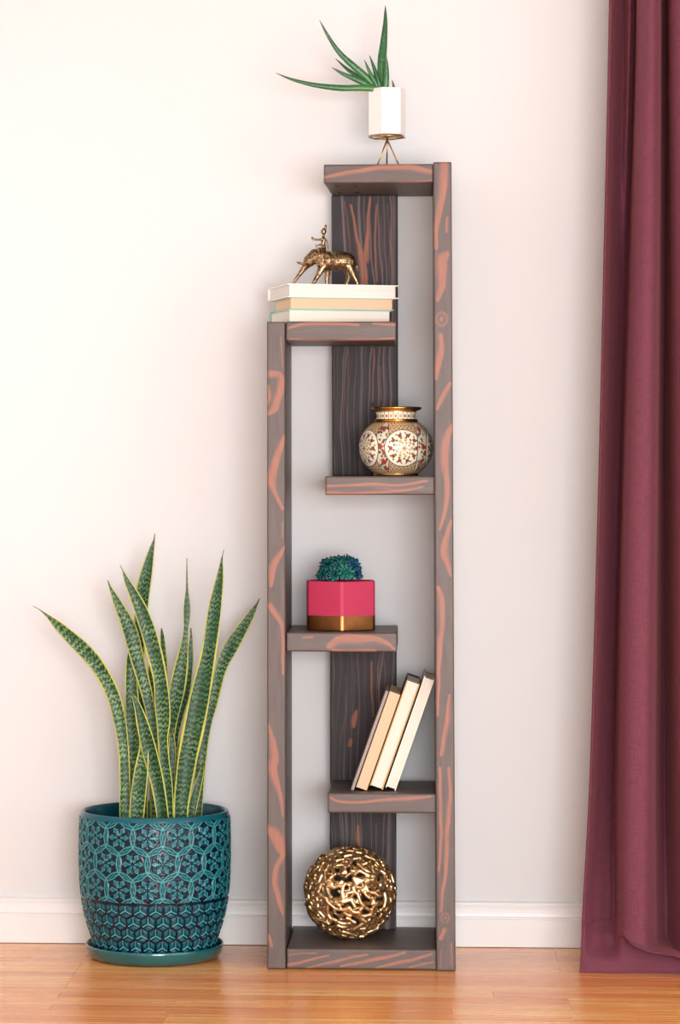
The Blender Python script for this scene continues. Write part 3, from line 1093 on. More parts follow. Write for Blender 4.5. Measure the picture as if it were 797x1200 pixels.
LEAVES = [  # (px, py, half width px) tip first; depth offset of tip and base from the pot centre; curl
    ('a', [(38.8, 710, .35), (47, 715, .6), (56, 722, 2.0), (68, 733, 5.5), (82, 746, 7.5), (97, 760, 8.6), (112, 777, 9.0), (126, 800, 8.8), (135, 822, 8.0), (141, 848, 7.2), (145, 880, 6.4), (146.5, 915, 6.2), (146.5, 960, 6.0), (149, 990, 5)], -.05, -.055, .35),
    ('b', [(126.3, 680, .4), (130, 690, 1.8), (140, 711, 6), (152, 738, 8.5), (160, 768, 8.2), (168, 797, 7.4), (175, 825, 6.2), (179, 850, 5.2), (181, 880, 5), (182, 990, 5)], -.01, -.01, .3),
    ('c', [(140.7, 662, .35), (144, 669, .8), (149, 681, 3.4), (157, 697, 6.2), (166, 717, 8.2), (174.5, 741, 9.2), (182, 769, 9.6), (188, 797, 8.6), (190.5, 825, 9.2), (191.5, 845, 8.4), (191, 866, 6.4), (193, 893, 6.2), (195.5, 922, 7), (197, 960, 7.2), (198, 990, 6.5)], -.075, -.06, .35),
    ('d', [(181.3, 625, .4), (180.5, 633, 1.2), (177.5, 645, 3.6), (172.5, 668, 7.2), (167.5, 694, 8.8), (165.5, 718, 8.2), (163.5, 745, 7.2), (163, 790, 7), (165, 850, 7), (168, 990, 6)], .03, .02, .3),
    ('e', [(151.5, 764, 1), (152.5, 775, 4.5), (153.5, 792, 7), (155, 830, 8.5), (156.5, 876, 8.2), (155, 925, 7.4), (154, 990, 6)], .01, -.01, .35),
    ('f', [(189.2, 736, .5), (190.3, 746, 2.4), (191.5, 764, 3.6), (192, 790, 4.5), (188, 850, 5.5), (188, 990, 5)], .05, .03, .3),
    ('g', [(219, 654, .4), (219, 668, .8), (219.2, 690, 1.6), (219.2, 708, 3.8), (219, 722, 4.0), (218, 738, 2.8), (216, 757, 4.8), (212.5, 780, 8.2), (208, 806, 9.6), (203.5, 832, 7.6), (200.5, 860, 5), (199, 900, 4.6), (199, 990, 5)], -.0, -.01, .3),
    ('h', [(223.5, 736, .7), (224, 748, 1.8), (222, 778, 4.6), (217, 812, 5.6), (210, 842, 4.6), (204, 880, 4.5), (203, 990, 4.5)], .02, .01, .3),
    ('i', [(262.5, 644, .35), (260.8, 651, .6), (259.6, 659, 1.8), (257.5, 678, 4.8), (253, 706, 7.6), (249, 735, 8.8), (244, 768, 9.6), (238, 798, 11), (232, 828, 12.4), (226, 858, 12.8), (220, 888, 11.6), (215.5, 918, 10), (212.5, 945, 9), (211, 990, 7.5)], -.06, -.055, .35),
    ('j', [(304.5, 701, .4), (301, 708, 1.4), (294, 720, 4.6), (283, 738, 7.4), (270, 760, 8.6), (259, 784, 7), (250, 820, 6.5), (238, 870, 6.5), (228, 990, 6)], .04, .02, .3),
    ('k', [(154.3, 810, .4), (157, 817, 2), (162, 830, 4.6), (168.5, 853, 7.6), (176, 883, 9), (184.5, 917, 8.4), (190.5, 955, 7.4), (193, 990, 6.5)], -.085, -.075, .4),
    ('l', [(170, 858, 1), (169.5, 868, 4), (168, 885, 6.6), (165.5, 905, 8.6), (162.5, 930, 9.2), (160, 960, 9), (159, 990, 8)], -.075, -.075, .4),
    ('m', [(238, 893, .6), (236.5, 904, 2.6), (232, 920, 4.6), (226.5, 942, 5.2), (222, 965, 5), (219, 990, 4.5)], -.03, -.035, .3),
    ('n', [(217, 852, .6), (214, 866, 3), (208, 888, 5), (204.5, 920, 6), (203, 990, 5.5)], .02, -.0, .3),
    ('o', [(200, 852, .8), (201.5, 865, 3.2), (202, 885, 4.6), (200.5, 910, 4.6), (199, 990, 5)], -.02, -.03, .3),
    ('p', [(178, 760, .6), (177, 775, 2.5), (178, 800, 4.5), (181, 850, 5.5), (180, 990, 5)], .05, .03, .3),
    ('q', [(146.5, 826, .5), (147.5, 840, 2), (149.5, 870, 4.4), (150, 920, 5), (151, 990, 5)], .03, .02, .3),
]


def leaf_obj(name, pts, ytip, ybase, curl, parent, origin, mat, wseg=8, nl=70, thick=0.0016):
    pts = np.array(pts, float)
    S = catmull(pts, nl)
    S[:, 2] = np.maximum(S[:, 2], 0.3)
    tt = np.linspace(0, 1, nl)
    Yc = PCY + (ytip + (ybase - ytip) * tt ** 0.8)
    C = np.array([p2w(S[i, 0], S[i, 1], Yc[i]) for i in range(nl)])
    sc = np.array([ppm(S[i, 0], Yc[i]) for i in range(nl)])
    hw = S[:, 2] / sc
    T = np.gradient(C, axis=0)
    T /= np.linalg.norm(T, axis=1)[:, None]
    view = np.array([0, -1.0, 0])
    Wd = np.cross(T, view)
    Wd /= np.linalg.norm(Wd, axis=1)[:, None]
    N = np.cross(Wd, T)
    N[N[:, 1] > 0] *= -1                      # towards the viewer
    us = np.linspace(-1, 1, wseg + 1)
    tw = 0.22 * np.sin(tt * 5 + ytip * 60)    # gentle twist along the blade
    front, back = [], []
    for i in range(nl):
        for u in us:
            dep = curl * hw[i] * (u * u - 0.5) + tw[i] * hw[i] * u
            p = C[i] + Wd[i] * hw[i] * u + N[i] * dep
            k = thick * (1 - 0.75 * u * u) * min(1, hw[i] / 0.006)
            front.append(p + N[i] * k)
            back.append(p - N[i] * k)
    V = np.array(front + back) - origin
    n1 = wseg + 1
    Fq = grid_faces(n1, nl)
    Fb = Fq[:, ::-1] + len(front)
    sides = []
    for i in range(nl - 1):
        a, b = i * n1, (i + 1) * n1
        sides.append((a, b, b + len(front), a + len(front)))
        a, b = i * n1 + wseg, (i + 1) * n1 + wseg
        sides.append((b, a, a + len(front), b + len(front)))
    me = np_mesh(name, V, np.vstack([Fq, Fb, np.array(sides)]))
    ln = np.concatenate([[0], np.cumsum(np.linalg.norm(np.diff(C, axis=0), axis=1))])
    uvv = np.array([(u, ln[i]) for i in range(nl) for u in us] * 2)
    uvl = me.uv_layers.new(name='UVMap')
    idx = np.zeros(len(me.loops), np.int32)
    me.loops.foreach_get('vertex_index', idx)
    uvl.data.foreach_set('uv', uvv[idx].astype(np.float32).ravel())
    tipv = 1 - sst(np.repeat(ln, n1), 0.003, 0.011)
    set_attr(me, 'tip', np.concatenate([tipv, tipv]))
    return link(name, me, mat, parent, True)


org = np.array([PCX, PCY, 0.009])
for key, pts_, yt, yb, curl in LEAVES:
    leaf_obj('leaf', pts_, yt, yb, curl, sp, org, M['leaf'])

# ------------------------------------------------------------------ aloe in a hexagonal white pot on a wire stand
ZTOP = zs['top'][1]
AY = 0.125
ac = p2w(453.7, 130, AY)
AX = float(ac[0])
spx = ppm(453, AY)
zpot0 = float(p2w(453, 158.8, AY)[2])
zpot1 = float(p2w(453, 104.8, AY)[2])
RH = 22.6 / spx
ring_z = zpot0 - 0.0035
stand = empty('plant_stand', (AX, AY, ZTOP))
tag(stand, 'thin gold wire tripod stand on top of the shelf holding the white pot', 'plant stand')
hexa = lambda r, z, ph: [(r * math.cos(ph + k * PI / 3), r * math.sin(ph + k * PI / 3), z) for k in range(6)]
PH = math.radians(-105)                         # one corner a little left of the camera
bm = bmesh.new()
hp = [Vector(p) for p in hexa(RH * 0.97, ring_z - ZTOP, PH)]
for k in range(6):
    add_tube(bm, [hp[k], hp[(k + 1) % 6]], 0.0015, 8)
    if k % 2 == 0:
        add_tube(bm, [hp[k], (0, 0, ring_z - ZTOP)], 0.0014, 8)
bm_obj('ring', bm, M['gold_wire'], stand, True)
apex = ring_z - ZTOP - 0.001
for fx, fy in ((-0.0235, -0.004), (0.028, -0.010), (-0.001, 0.028)):
    bm = bmesh.new()
    add_tube(bm, [(-fx * 0.06, -fy * 0.06, apex), (fx, fy, 0.0012)], 0.0015, 8)
    bm_obj('leg', bm, M['gold_wire'], stand, True)

aloe = empty('potted_aloe', (AX, AY, zpot0))
tag(aloe, 'small spiky aloe in a white hexagonal pot at the top of the shelf', 'potted plant')
hh = zpot1 - zpot0
bm = bmesh.new()
lv = [(0.965, 0.0), (1.0, 0.0025), (1.0, hh - 0.0015), (0.985, hh), (0.93, hh), (0.915, hh - 0.003), (0.91, hh - 0.012)]
rings = [[bm.verts.new(p) for p in hexa(RH * a, z, PH)] for a, z in lv]
for A_, B_ in zip(rings[:-1], rings[1:]):
    for k in range(6):
        bm.faces.new((A_[k], A_[(k + 1) % 6], B_[(k + 1) % 6], B_[k]))
bm.faces.new(list(reversed(rings[0])))
bm.faces.new(rings[-1])
ve = [e for e in bm.edges if abs((e.verts[0].co - e.verts[1].co).normalized().z) > 0.6 and min(e.verts[0].co.xy.length, e.verts[1].co.xy.length) > RH * 0.94]
bmesh.ops.bevel(bm, geom=ve, offset=0.0022, segments=3, affect='EDGES', profile=0.5)
bm_obj('pot', bm, M['white'], aloe)
bm = bmesh.new()
rr_ = [bm.verts.new(p) for p in hexa(RH * 0.912, hh - 0.008, PH)]
bm.faces.new(rr_)
o = bm_obj('soil', bm, M['soil'], aloe)
s_m = o.modifiers.new('thick', 'SOLIDIFY'); s_m.thickness = 0.004

ALOE = [
    ([(374.4, 23.5), (385, 43), (398, 62), (415, 78), (430, 91), (440, 103), (446, 116)], 3.6, -.03, .0),
    ([(451.7, 6.5), (451.5, 28), (449.5, 52), (447.5, 76), (448.5, 100), (450, 116)], 4.9, .01, .0),
    ([(323.3, 85.5), (342, 93), (368, 99.5), (398, 103), (425, 103), (440, 105), (447, 116)], 3.4, -.03, -.015),
    ([(393, 68.5), (407, 81), (425, 94), (438, 104), (447, 116)], 3.0, .02, .0),
    ([(388.7, 79), (404, 87.5), (424, 96), (438, 105), (447, 116)], 3.5, -.02, -.005),
    ([(427, 70), (434, 86), (442, 101), (449, 116)], 2.7, -.02, -.01),
    ([(433, 64.6), (438.5, 80), (444, 98), (450, 116)], 3.0, -.005, .0),
    ([(451.8, 61), (453, 80), (452, 101), (451, 116)], 3.4, -.02, -.008),
    ([(459.6, 93.5), (461.4, 103), (460, 116)], 2.0, -.01, .0),
    ([(440, 84), (444, 97), (449, 116)], 2.2, -.02, -.012),
]
for pts_, hw, yt, yb in ALOE:
    P = catmull(np.array(pts_), 40)
    n_ = len(P)
    ring_n = 10
    V, uvv = [], []
    C = np.array([p2w(P[i, 0], P[i, 1], AY + yt + (yb - yt) * (i / (n_ - 1))) for i in range(n_)])
    ln = np.concatenate([[0], np.cumsum(np.linalg.norm(np.diff(C, axis=0), axis=1))])
    ln /= ln[-1]
    T = np.gradient(C, axis=0)
    T /= np.linalg.norm(T, axis=1)[:, None]
    for i in range(n_):
        s = ln[i]
        w = hw / spx * min(1.0, (s / 0.55) ** 0.62 if s > 0 else 0) * (1.0 + 0.12 * s)
        w = max(w, 0.0004)
        a = np.cross(T[i], [0, -1.0, 0]); a /= np.linalg.norm(a)
        b = np.cross(a, T[i])
        for k in range(ring_n):
            q = 2 * PI * k / ring_n
            V.append(C[i] + a * w * math.cos(q) + b * w * 0.62 * math.sin(q))
            uvv.append((k / ring_n, 1 - s))
    V = np.array(V) - np.array([AX, AY, zpot0])
    me = np_mesh('leaf', V, grid_faces(ring_n, n_, True))
    uvl = me.uv_layers.new(name='UVMap')
    idx = np.zeros(len(me.loops), np.int32)
    me.loops.foreach_get('vertex_index', idx)
    uvl.data.foreach_set('uv', np.array(uvv)[idx].astype(np.float32).ravel())
    link('leaf', me, M['aloe'], aloe, True)

# ------------------------------------------------------------------ books


def book(label, H, D, T, cover, pages, loc, rot, hard=True, spine=None, band=None, over=0.003, group=None, cat='book', ct=None, endpaper=None):
    """x = height of the book, y = fore-edge (0) to spine (D), z = thickness"""
    t = empty('book', loc, rot)
    tag(t, label, cat, group)
    ct = ct or (0.0024 if hard else 0.0006)
    o_ = over if hard else 0.0004
    # cover: two boards and a rounded spine in one bent sheet
    prof = [(0, 0), (D - 0.004, 0)] + [(D - 0.004 + (T / 2) * 0.35 * math.sin(a), T / 2 - T / 2 * math.cos(a)) for a in np.linspace(0.25, PI - 0.25, 9)] + [(D - 0.004, T), (0, T)]
    inn = [(0, T - ct), (D - 0.0045, T - ct), (D - 0.0035, T / 2), (D - 0.0045, ct), (0, ct)]
    bm = bmesh.new()
    loop = prof + inn
    A_ = [bm.verts.new((0, y_, z_)) for y_, z_ in loop]
    B_ = [bm.verts.new((H, y_, z_)) for y_, z_ in loop]
    n_ = len(loop)
    for k in range(n_):
        bm.faces.new((A_[k], A_[(k + 1) % n_], B_[(k + 1) % n_], B_[k]))
    # end caps as quads along the sheet
    for R_ in (A_, B_):
        npf = len(prof)
        mid = npf // 2
        bm.faces.new((R_[0], R_[1], R_[n_ - 2], R_[n_ - 1]))
        bm.faces.new([R_[k] for k in range(1, mid + 1)] + [R_[n_ - 3], R_[n_ - 2]])
        bm.faces.new([R_[k] for k in range(mid, npf - 1)] + [R_[npf + 1], R_[npf + 2]])
        bm.faces.new((R_[npf - 2], R_[npf - 1], R_[npf], R_[npf + 1]))
    bm_obj('cover', bm, cover, t)
    bm = bmesh.new()
    ep = 0.0021 if endpaper else 0.0
    add_box(bm, o_, H - o_, o_, D - 0.006, ct + ep, T - ct - ep)
    bm_obj('pages', bm, pages, t)
    if endpaper is not None:                          # coloured endpapers show along the fore-edge
        for z_ in (ct, T - ct - ep):
            box_obj('endpaper', (o_ * 0.6, H - o_ * 0.6, 0.0004, D - 0.006, z_, z_ + ep), endpaper, t)
    if spine is not None:                             # cloth spine over the back of the boards
        bm = bmesh.new()
        e = 0.0005
        pr = [(D - 0.028, -e), (D - 0.004, -e)] + [(D - 0.004 + e + (T / 2) * 0.35 * math.sin(a), T / 2 - (T / 2 + e) * math.cos(a)) for a in np.linspace(0.25, PI - 0.25, 9)] + [(D - 0.004, T + e), (D - 0.028, T + e)]
        A_ = [bm.verts.new((-e, y_, z_)) for y_, z_ in pr]
        B_ = [bm.verts.new((H + e, y_, z_)) for y_, z_ in pr]
        for k in range(len(pr) - 1):
            bm.faces.new((A_[k], A_[k + 1], B_[k + 1], B_[k]))
        o = bm_obj('spine_cloth', bm, spine, t)
        s_m = o.modifiers.new('thick', 'SOLIDIFY'); s_m.thickness = 0.0008
    if band is not None:                              # head and tail bands
        for xx in (o_ - 0.0012, H - o_ - 0.0008):
            box_obj('endband', (xx, xx + 0.002, D - 0.012, D - 0.006, ct, T - ct), band, t)
    return t


P_white = m_pages('pages_white', lin(206, 198, 190), lin(232, 226, 220))
P_cream = m_pages('pages_cream', lin(216, 206, 192), lin(232, 223, 210))
P_peach = m_pages('pages_peach', lin(210, 172, 140), lin(228, 194, 162))
P_grey = m_pages('pages_grey', lin(140, 128, 122), lin(172, 160, 154))
C_white = plain('cover_white', lin(238, 232, 226), 0.4)
C_mint = plain('cover_mint', lin(150, 190, 172), 0.45)
C_teal2 = plain('cover_pale_teal', lin(150, 200, 184), 0.45)
C_grey = plain('cover_grey', lin(168, 156, 150), 0.5)
C_tan = plain('cover_tan', lin(196, 146, 78), 0.5)
C_must = plain('cover_mustard', lin(204, 158, 70), 0.5)
C_ivory = plain('cover_ivory', lin(240, 230, 214), 0.4)
C_black = plain('cloth_black', lin(26, 24, 26), 0.6)
C_brown = plain('cloth_brown', lin(70, 52, 40), 0.6)

Z2 = zs['two'][1]
g2 = 'books stacked flat under the elephant'
TB = [0.0252, 0.0238, 0.0268]
RZ = math.radians(17.5)
a = p2w(338.3, 370, 0.022)
book('cream-paged book with pale teal cover and dark spine, lowest of the three under the elephant', 0.214, 0.150, TB[0], C_teal2, P_cream,
     (a[0], 0.022, Z2 + 0.0006), (0, 0, RZ), spine=C_brown, group=g2, ct=0.0016)
a = p2w(339.5, 355, 0.022)
book('peach-paged book with mint cover in the middle of the stack under the elephant', 0.217, 0.138, TB[1], C_mint, P_peach,
     (a[0], 0.022, Z2 + 0.0009 + TB[0]), (0, 0, RZ - 0.01), group=g2, ct=0.0016)
a = p2w(337, 340, 0.018)
book('white book on which the brass elephant stands', 0.232, 0.160, TB[2], C_white, P_white,
     (a[0], 0.018, Z2 + 0.0012 + TB[0] + TB[1]), (0, 0, RZ), group=g2, over=0.0055, ct=0.0020)
ZBK = Z2 + 0.0014 + sum(TB)

# leaning books: bottom right corner rests on the board, all tilted to the right post
Zb = zs['book'][1]
g3 = 'books leaning towards the taller post'
LEAN = math.radians(19.3)


def leaning(label, px_corner, H, D, T, cover, pages, lean=LEAN, y0=0.045, **kw):
    # local x -> up, local z (thickness) -> left; corner (0,0,0) is the bottom right front corner
    R_ = Matrix(((math.sin(lean), 0, -math.cos(lean)), (0, 1, 0), (math.cos(lean), 0, math.sin(lean))))
    c = p2w(px_corner, 925, y0)
    return book(label, H, D, T, cover, pages, (c[0], y0, Zb + 0.0007), R_.to_euler(), group=g3, **kw)


leaning('ivory book with black endbands leaning directly on the taller post', 463.4, 0.237, 0.185, 0.0210, C_ivory, P_cream, band=C_black, spine=C_black, ct=0.0018)
leaning('thick cream-paged book with black cover and mustard endpapers among the leaning books', 448.6, 0.228, 0.180, 0.0285, C_black, P_cream, band=C_black, ct=0.0008, endpaper=C_must)
leaning('peach-paged tan paperback leaning between the black-covered book and a thin grey booklet', 429.8, 0.204, 0.175, 0.0225, C_tan, P_peach, hard=False)
leaning('thin grey booklet leaning at the end farthest from the taller post', 414.3, 0.211, 0.170, 0.0055, C_grey, P_grey, hard=False, lean=LEAN + 0.002)

# ------------------------------------------------------------------ brass elephant with rider
EY = 0.085
e0 = p2w(383, 331, EY)
es = ppm(383, EY)
el = empty('elephant_figurine', (float(e0[0]), EY, ZBK + 0.0003))
tag(el, 'aged brass elephant figurine with a rider on top of the stacked books', 'figurine')
E = lambda px, py, y=0.0: ((px - 383) / es, y * 1.1, (330.6 - py) / es * 1.06)
k_ = lambda r: r / es
caps = [
    (E(369, 298), k_(8.6), E(362.5, 303.5), k_(7.4)),            # skull to brow
    (E(362, 304), k_(6.8), E(357.5, 310), k_(4.0)),            # root of the trunk
    (E(357.5, 310), k_(4.0), E(352, 317), k_(2.8)), (E(352, 317), k_(2.8), E(346.5, 324), k_(2.1)), (E(346.5, 324), k_(2.1), E(343.8, 329), k_(1.7)),
    (E(370, 299), k_(8.6), E(381, 301), k_(10.4)),               # neck
    (E(379, 310, -.008), k_(5.2), E(373, 320, -.010), k_(3.2)), (E(373, 320, -.010), k_(3.2), E(368.5, 327.2, -.010), k_(2.5)), (E(368.5, 327.2, -.010), k_(2.5), E(367.5, 329.2, -.010), k_(2.3)),
    (E(384, 310, .008), k_(5), E(383, 321, .010), k_(3.0)), (E(383, 321, .010), k_(3.0), E(383, 328.6, .010), k_(2.6)),
    (E(408, 308, -.008), k_(6), E(414, 319, -.010), k_(3.3)), (E(414, 319, -.010), k_(3.3), E(418, 326.5, -.010), k_(2.3)), (E(418, 326.5, -.010), k_(2.3), E(419, 329.2, -.010), k_(2.3)),
    (E(406, 308, .008), k_(5.5), E(409, 320, .010), k_(3.0)), (E(409, 320, .010), k_(3.0), E(406.5, 328.8, .010), k_(2.4)),
    (E(415, 301), k_(1.4), E(418, 308), k_(1.0)), (E(418, 308), k_(1.0), E(418.5, 314), k_(0.9)),   # tail
]
ell = [((E(397, 304.5)[0], 0, E(397, 304.5)[2]), (k_(20.5), k_(11.8), k_(11.6))),
       ((E(384, 303)[0], 0, E(384, 303)[2]), (k_(11.5), k_(11), k_(11))),
       ((E(409, 305)[0], 0, E(409, 305)[2]), (k_(9.5), k_(10.5), k_(9.5)))]
blob('body', caps, 0.0011, M['brass'], el, 3, ell)
for s in (-1, 1):
    bm = bmesh.new()                                           # tusks
    add_tube(bm, [E(360, 308, s * .007), E(355, 306.8, s * .010), E(350.5, 305.6, s * .011), E(347.6, 304.8, s * .011)], [k_(1.5), k_(1.25), k_(.9), k_(.4)], 8)
    bm_obj('tusk', bm, M['brass'], el, True)
    bm = bmesh.new()                                           # ears
    bmesh.ops.create_icosphere(bm, subdivisions=3, radius=1)
    for v in bm.verts:
        fold = 1 + 0.10 * math.sin(6 * math.atan2(v.co.z, v.co.x))
        v.co = Vector((v.co.x * k_(5.8) * fold + E(374.5, 0)[0], v.co.y * k_(1.1) + s * k_(9.8) + s * v.co.x * k_(1.6), v.co.z * k_(8.2) * fold - v.co.x * k_(1.5) + E(0, 303)[2]))
    bm_obj('ear', bm, M['brass'], el, True)
    bm = bmesh.new()                                           # eye
    bmesh.ops.create_icosphere(bm, subdivisions=2, radius=k_(1.1), matrix=Matrix.Translation(E(362.5, 300.5, s * k_(6.1))))
    bm_obj('eye', bm, M['brass'], el, True)
# saddle cloth: sheet over the back with two rows of beads at its hem
nu_, nv_ = 24, 30
V = []
for j in range(nv_):
    a = -2.05 + 4.10 * j / (nv_ - 1)
    for i in range(nu_):
        u = i / (nu_ - 1)
        x_ = 388 + 24.5 * u
        q = math.sqrt(max(0.05, 1 - ((x_ - 397) / 23.5) ** 2))
        V.append((E(x_, 0)[0], math.sin(a) * k_(12.2) * max(q, 0.72), E(0, 304.3)[2] + math.cos(a) * k_(11.5) * max(q, 0.76)))
o = link('saddle_cloth', np_mesh('saddle_cloth', V, grid_faces(nu_, nv_)), M['brass'], el, True)
s_m = o.modifiers.new('thick', 'SOLIDIFY'); s_m.thickness = 0.0012; s_m.offset = 0
bm = bmesh.new()
for s in (-1, 1):
    for row, an in enumerate((1.62, 1.80, 1.98)):
        for i in range(13):
            x_ = 389 + 22.5 * i / 12
            q = math.sqrt(max(0.05, 1 - ((x_ - 397) / 23.5) ** 2))
            p = (E(x_, 0)[0], s * math.sin(an) * k_(12.5) * max(q, 0.72), E(0, 304.3)[2] + math.cos(an) * k_(11.7) * max(q, 0.76))
            bmesh.ops.create_icosphere(bm, subdivisions=1, radius=k_(0.75), matrix=Matrix.Translation(p))
tag(bm_obj('beading', bm, M['brass'], o, True), kind='stuff')
# rider, astride the neck, one arm stretched forward
rc = [
    (E(379.2, 293), k_(3.4), E(379, 289), k_(3.2)), (E(379, 289), k_(3.2), E(378.8, 284), k_(2.6)), (E(378.8, 284), k_(2.6), E(379, 279.8), k_(3.0)),
    (E(379, 278), k_(1.7), E(379.2, 274.5), k_(1.6)),
    (E(378, 279.6, -.004), k_(1.5), E(373, 280.6, -.006), k_(1.35)), (E(373, 280.6, -.006), k_(1.35), E(367, 279.6, -.005), k_(1.3)), (E(367, 279.6, -.005), k_(1.5), E(365.9, 278.2, -.005), k_(1.5)),
    (E(380, 279.2, .004), k_(1.2), E(377, 284.5, .007), k_(1.1)), (E(377, 284.5, .007), k_(1.1), E(371, 286.5, .006), k_(1.0)),
    (E(379, 291.5, -.004), k_(2.5), E(373.5, 291, -.011), k_(2.0)), (E(373.5, 291, -.011), k_(2.0), E(375, 298, -.0160), k_(1.2)), (E(375, 298, -.0160), k_(1.4), E(373, 299.6, -.0165), k_(1.1)),
    (E(379, 291.5, .004), k_(2.5), E(373.5, 291, .011), k_(2.0)), (E(373.5, 291, .011), k_(2.0), E(375, 298, .0160), k_(1.2)),
    (E(370, 284.8, -.004), k_(.6), E(371, 289, -.003), k_(.6)),
]
rd = blob('rider', rc, 0.0007, M['brass'], el, 2, [((E(379.4, 271)[0], 0, E(379.4, 271)[2]), (k_(3.5), k_(3.3), k_(4.0)))])
bm = bmesh.new()
add_tube(bm, [E(380, 269.5), E(381.6, 266), E(382, 263.6)], [k_(2.2), k_(1.5), k_(1.0)], 10)
bm_obj('topknot', bm, M['brass'], rd, True)
bm = bmesh.new()
add_tube(bm, [E(376.8, 271.2), E(375.4, 272.2)], [k_(.8), k_(.4)], 8)
bm_obj('nose', bm, M['brass'], rd, True)
bm = bmesh.new()
add_tube(bm, [E(382.6, 280, -.004), E(384, 286, -.004), E(384.5, 290.5, -.003)], [k_(.8), k_(.9), k_(.6)], 8)
bm_obj('sash', bm, M['brass'], rd, True)

# ------------------------------------------------------------------ enamelled vase
VY = 0.115
ZV = zs['vase'][1]
vc = p2w(464, 520, VY)
vs_ = ppm(464, VY)
vase = empty('enamelled_vase', (float(vc[0]), VY, ZV + 0.0004))
tag(vase, 'round gold vase painted with white floral medallions on a shelf', 'vase')
q = lambda v: v / vs_
prof_b = [(25.5, 0), (26.5, 1.2), (26, 3), (28.5, 5), (35, 11), (40.5, 20), (43, 30), (42.8, 39), (40, 48), (34.5, 56), (28.5, 61.5), (24.3, 64.5)]
pb = catmull(np.array(prof_b), 260)
nu = 620
th = np.linspace(0, 2 * PI, nu, endpoint=False)
Rb, TH = np.meshgrid(pb[:, 0], th, indexing='ij')
Zb_, _ = np.meshgrid(pb[:, 1], th, indexing='ij')
V = np.stack([q(Rb) * np.sin(TH), -q(Rb) * np.cos(TH), q(Zb_)], -1).reshape(-1, 3)     # TH = 0 faces the camera side
n3 = np.stack([np.sin(TH) * Rb, -np.cos(TH) * Rb, (Zb_ - 32)], -1)
n3 /= np.linalg.norm(n3, axis=-1)[..., None]
gold = np.array(lin(204, 160, 96)[:3]); goldd = np.array(lin(112, 76, 38)[:3])
cream = np.array(lin(238, 230, 210)[:3]); red = np.array(lin(150, 56, 36)[:3]); green = np.array(lin(70, 112, 84)[:3]); dk = np.array(lin(52, 40, 30)[:3]); ora = np.array(lin(206, 140, 70)[:3])
colr = np.tile(gold, (*TH.shape, 1))
metal = np.full(TH.shape, 0.30)


def put(mask, c, met=0.0):
    m = np.clip(mask, 0, 1)[..., None]
    colr[:] = colr * (1 - m) + c * m
    metal[:] = metal * (1 - m[..., 0]) + met * m[..., 0]


hat = np.maximum(ridge(np.abs(((TH * 22 / PI + Zb_ * 0.30) % 1) - 0.5), 0.16), ridge(np.abs(((TH * 22 / PI - Zb_ * 0.30) % 1) - 0.5), 0.16))
put(0.7 * hat, cream * 0.85, 0.1)
put(0.8 * ((np.sin(TH * 44) * np.sin(Zb_ * 1.0)) > 0.55), goldd, 0.3)
base_ang = math.radians(13.5)
for k in range(5):
    c_ = base_ang + k * 2 * PI / 5
    # floral panel half way between medallions
    pa = c_ - PI / 5
    d_ = (TH - pa + PI) % (2 * PI) - PI
    pw = 0.235 * np.sqrt(np.clip(1 - ((Zb_ - 33) / 30) ** 2, 0, 1))
    inside = sst(pw - np.abs(d_), 0.0, 0.012) * (Zb_ > 6)
    put(0.8 * inside, cream * 0.85, 0.0)
    put(ridge(np.abs(np.abs(d_) - pw), 0.016) * (np.abs(Zb_ - 33) < 29), goldd, 0.6)
    r5 = np.random.default_rng(k + 3)
    for i in range(46):
        dz_, da_ = 8 + 50 * r5.random(), (r5.random() - 0.5) * 0.40
        rad = 1.1 + 0.7 * r5.random()
        d2 = np.hypot((d_ - da_) * 43, Zb_ - dz_)
        put(inside * (1 - sst(d2, rad * 0.7, rad * 1.2)), (green, dk, red * 0.8)[i % 3])
    for fz, fa in ((17, .02), (34, -.03), (27, .09), (55, 0.0), (9, 0.04)):
        d2 = np.hypot((d_ - fa) * 43, Zb_ - fz)
        pet = 3.3 + 0.9 * np.cos(5 * np.arctan2(Zb_ - fz, (d_ - fa) * 43))
        put((1 - sst(d2, pet * 0.85, pet * 1.1)) * (np.abs(d_) < 0.3), red)
    # medallion
    cen = np.array([math.sin(c_), -math.cos(c_), 0.0])
    ang = np.degrees(np.arccos(np.clip(n3 @ cen, -1, 1)))
    side = n3 @ np.array([math.cos(c_), math.sin(c_), 0.0])
    az = np.arctan2(n3[..., 2], side)
    put(1 - sst(ang, 31.0, 31.8), goldd, 0.4)
    put(1 - sst(ang, 29.6, 30.4), cream, 0.0)
    put(0.55 * (1 - sst(ang, 18, 19)), np.array(lin(196, 206, 178)[:3]), 0.0)
    put((1 - sst(np.abs(ang - 21), 2.4, 3.2)) * sst(np.cos(az * 10), -.1, .3), red * 0.9)
    put((1 - sst(np.abs(ang - 24.6), .9, 1.5)) * sst(np.cos(az * 20 + 2.2), .2, .5), green * 0.7)
    put((1 - sst(np.abs(ang - 16.5), 1.1, 1.7)) * sst(np.cos(az * 13 + 1), .0, .4), green * 0.6)
    put((1 - sst(np.abs(ang - 12.4), 1.5, 2.2)) * sst(np.cos(az * 9), .0, .4), ora)
    put((1 - sst(np.abs(ang - 8.6), 1.0, 1.5)) * sst(np.cos(az * 9 + 2), .1, .5), green * 1.2)
    put((1 - sst(ang, 3.5 + 2.0 * np.cos(az * 6), 4.6 + 2.0 * np.cos(az * 6))), ora * 1.1)
    put((1 - sst(ang, 1.6, 2.2)), red)
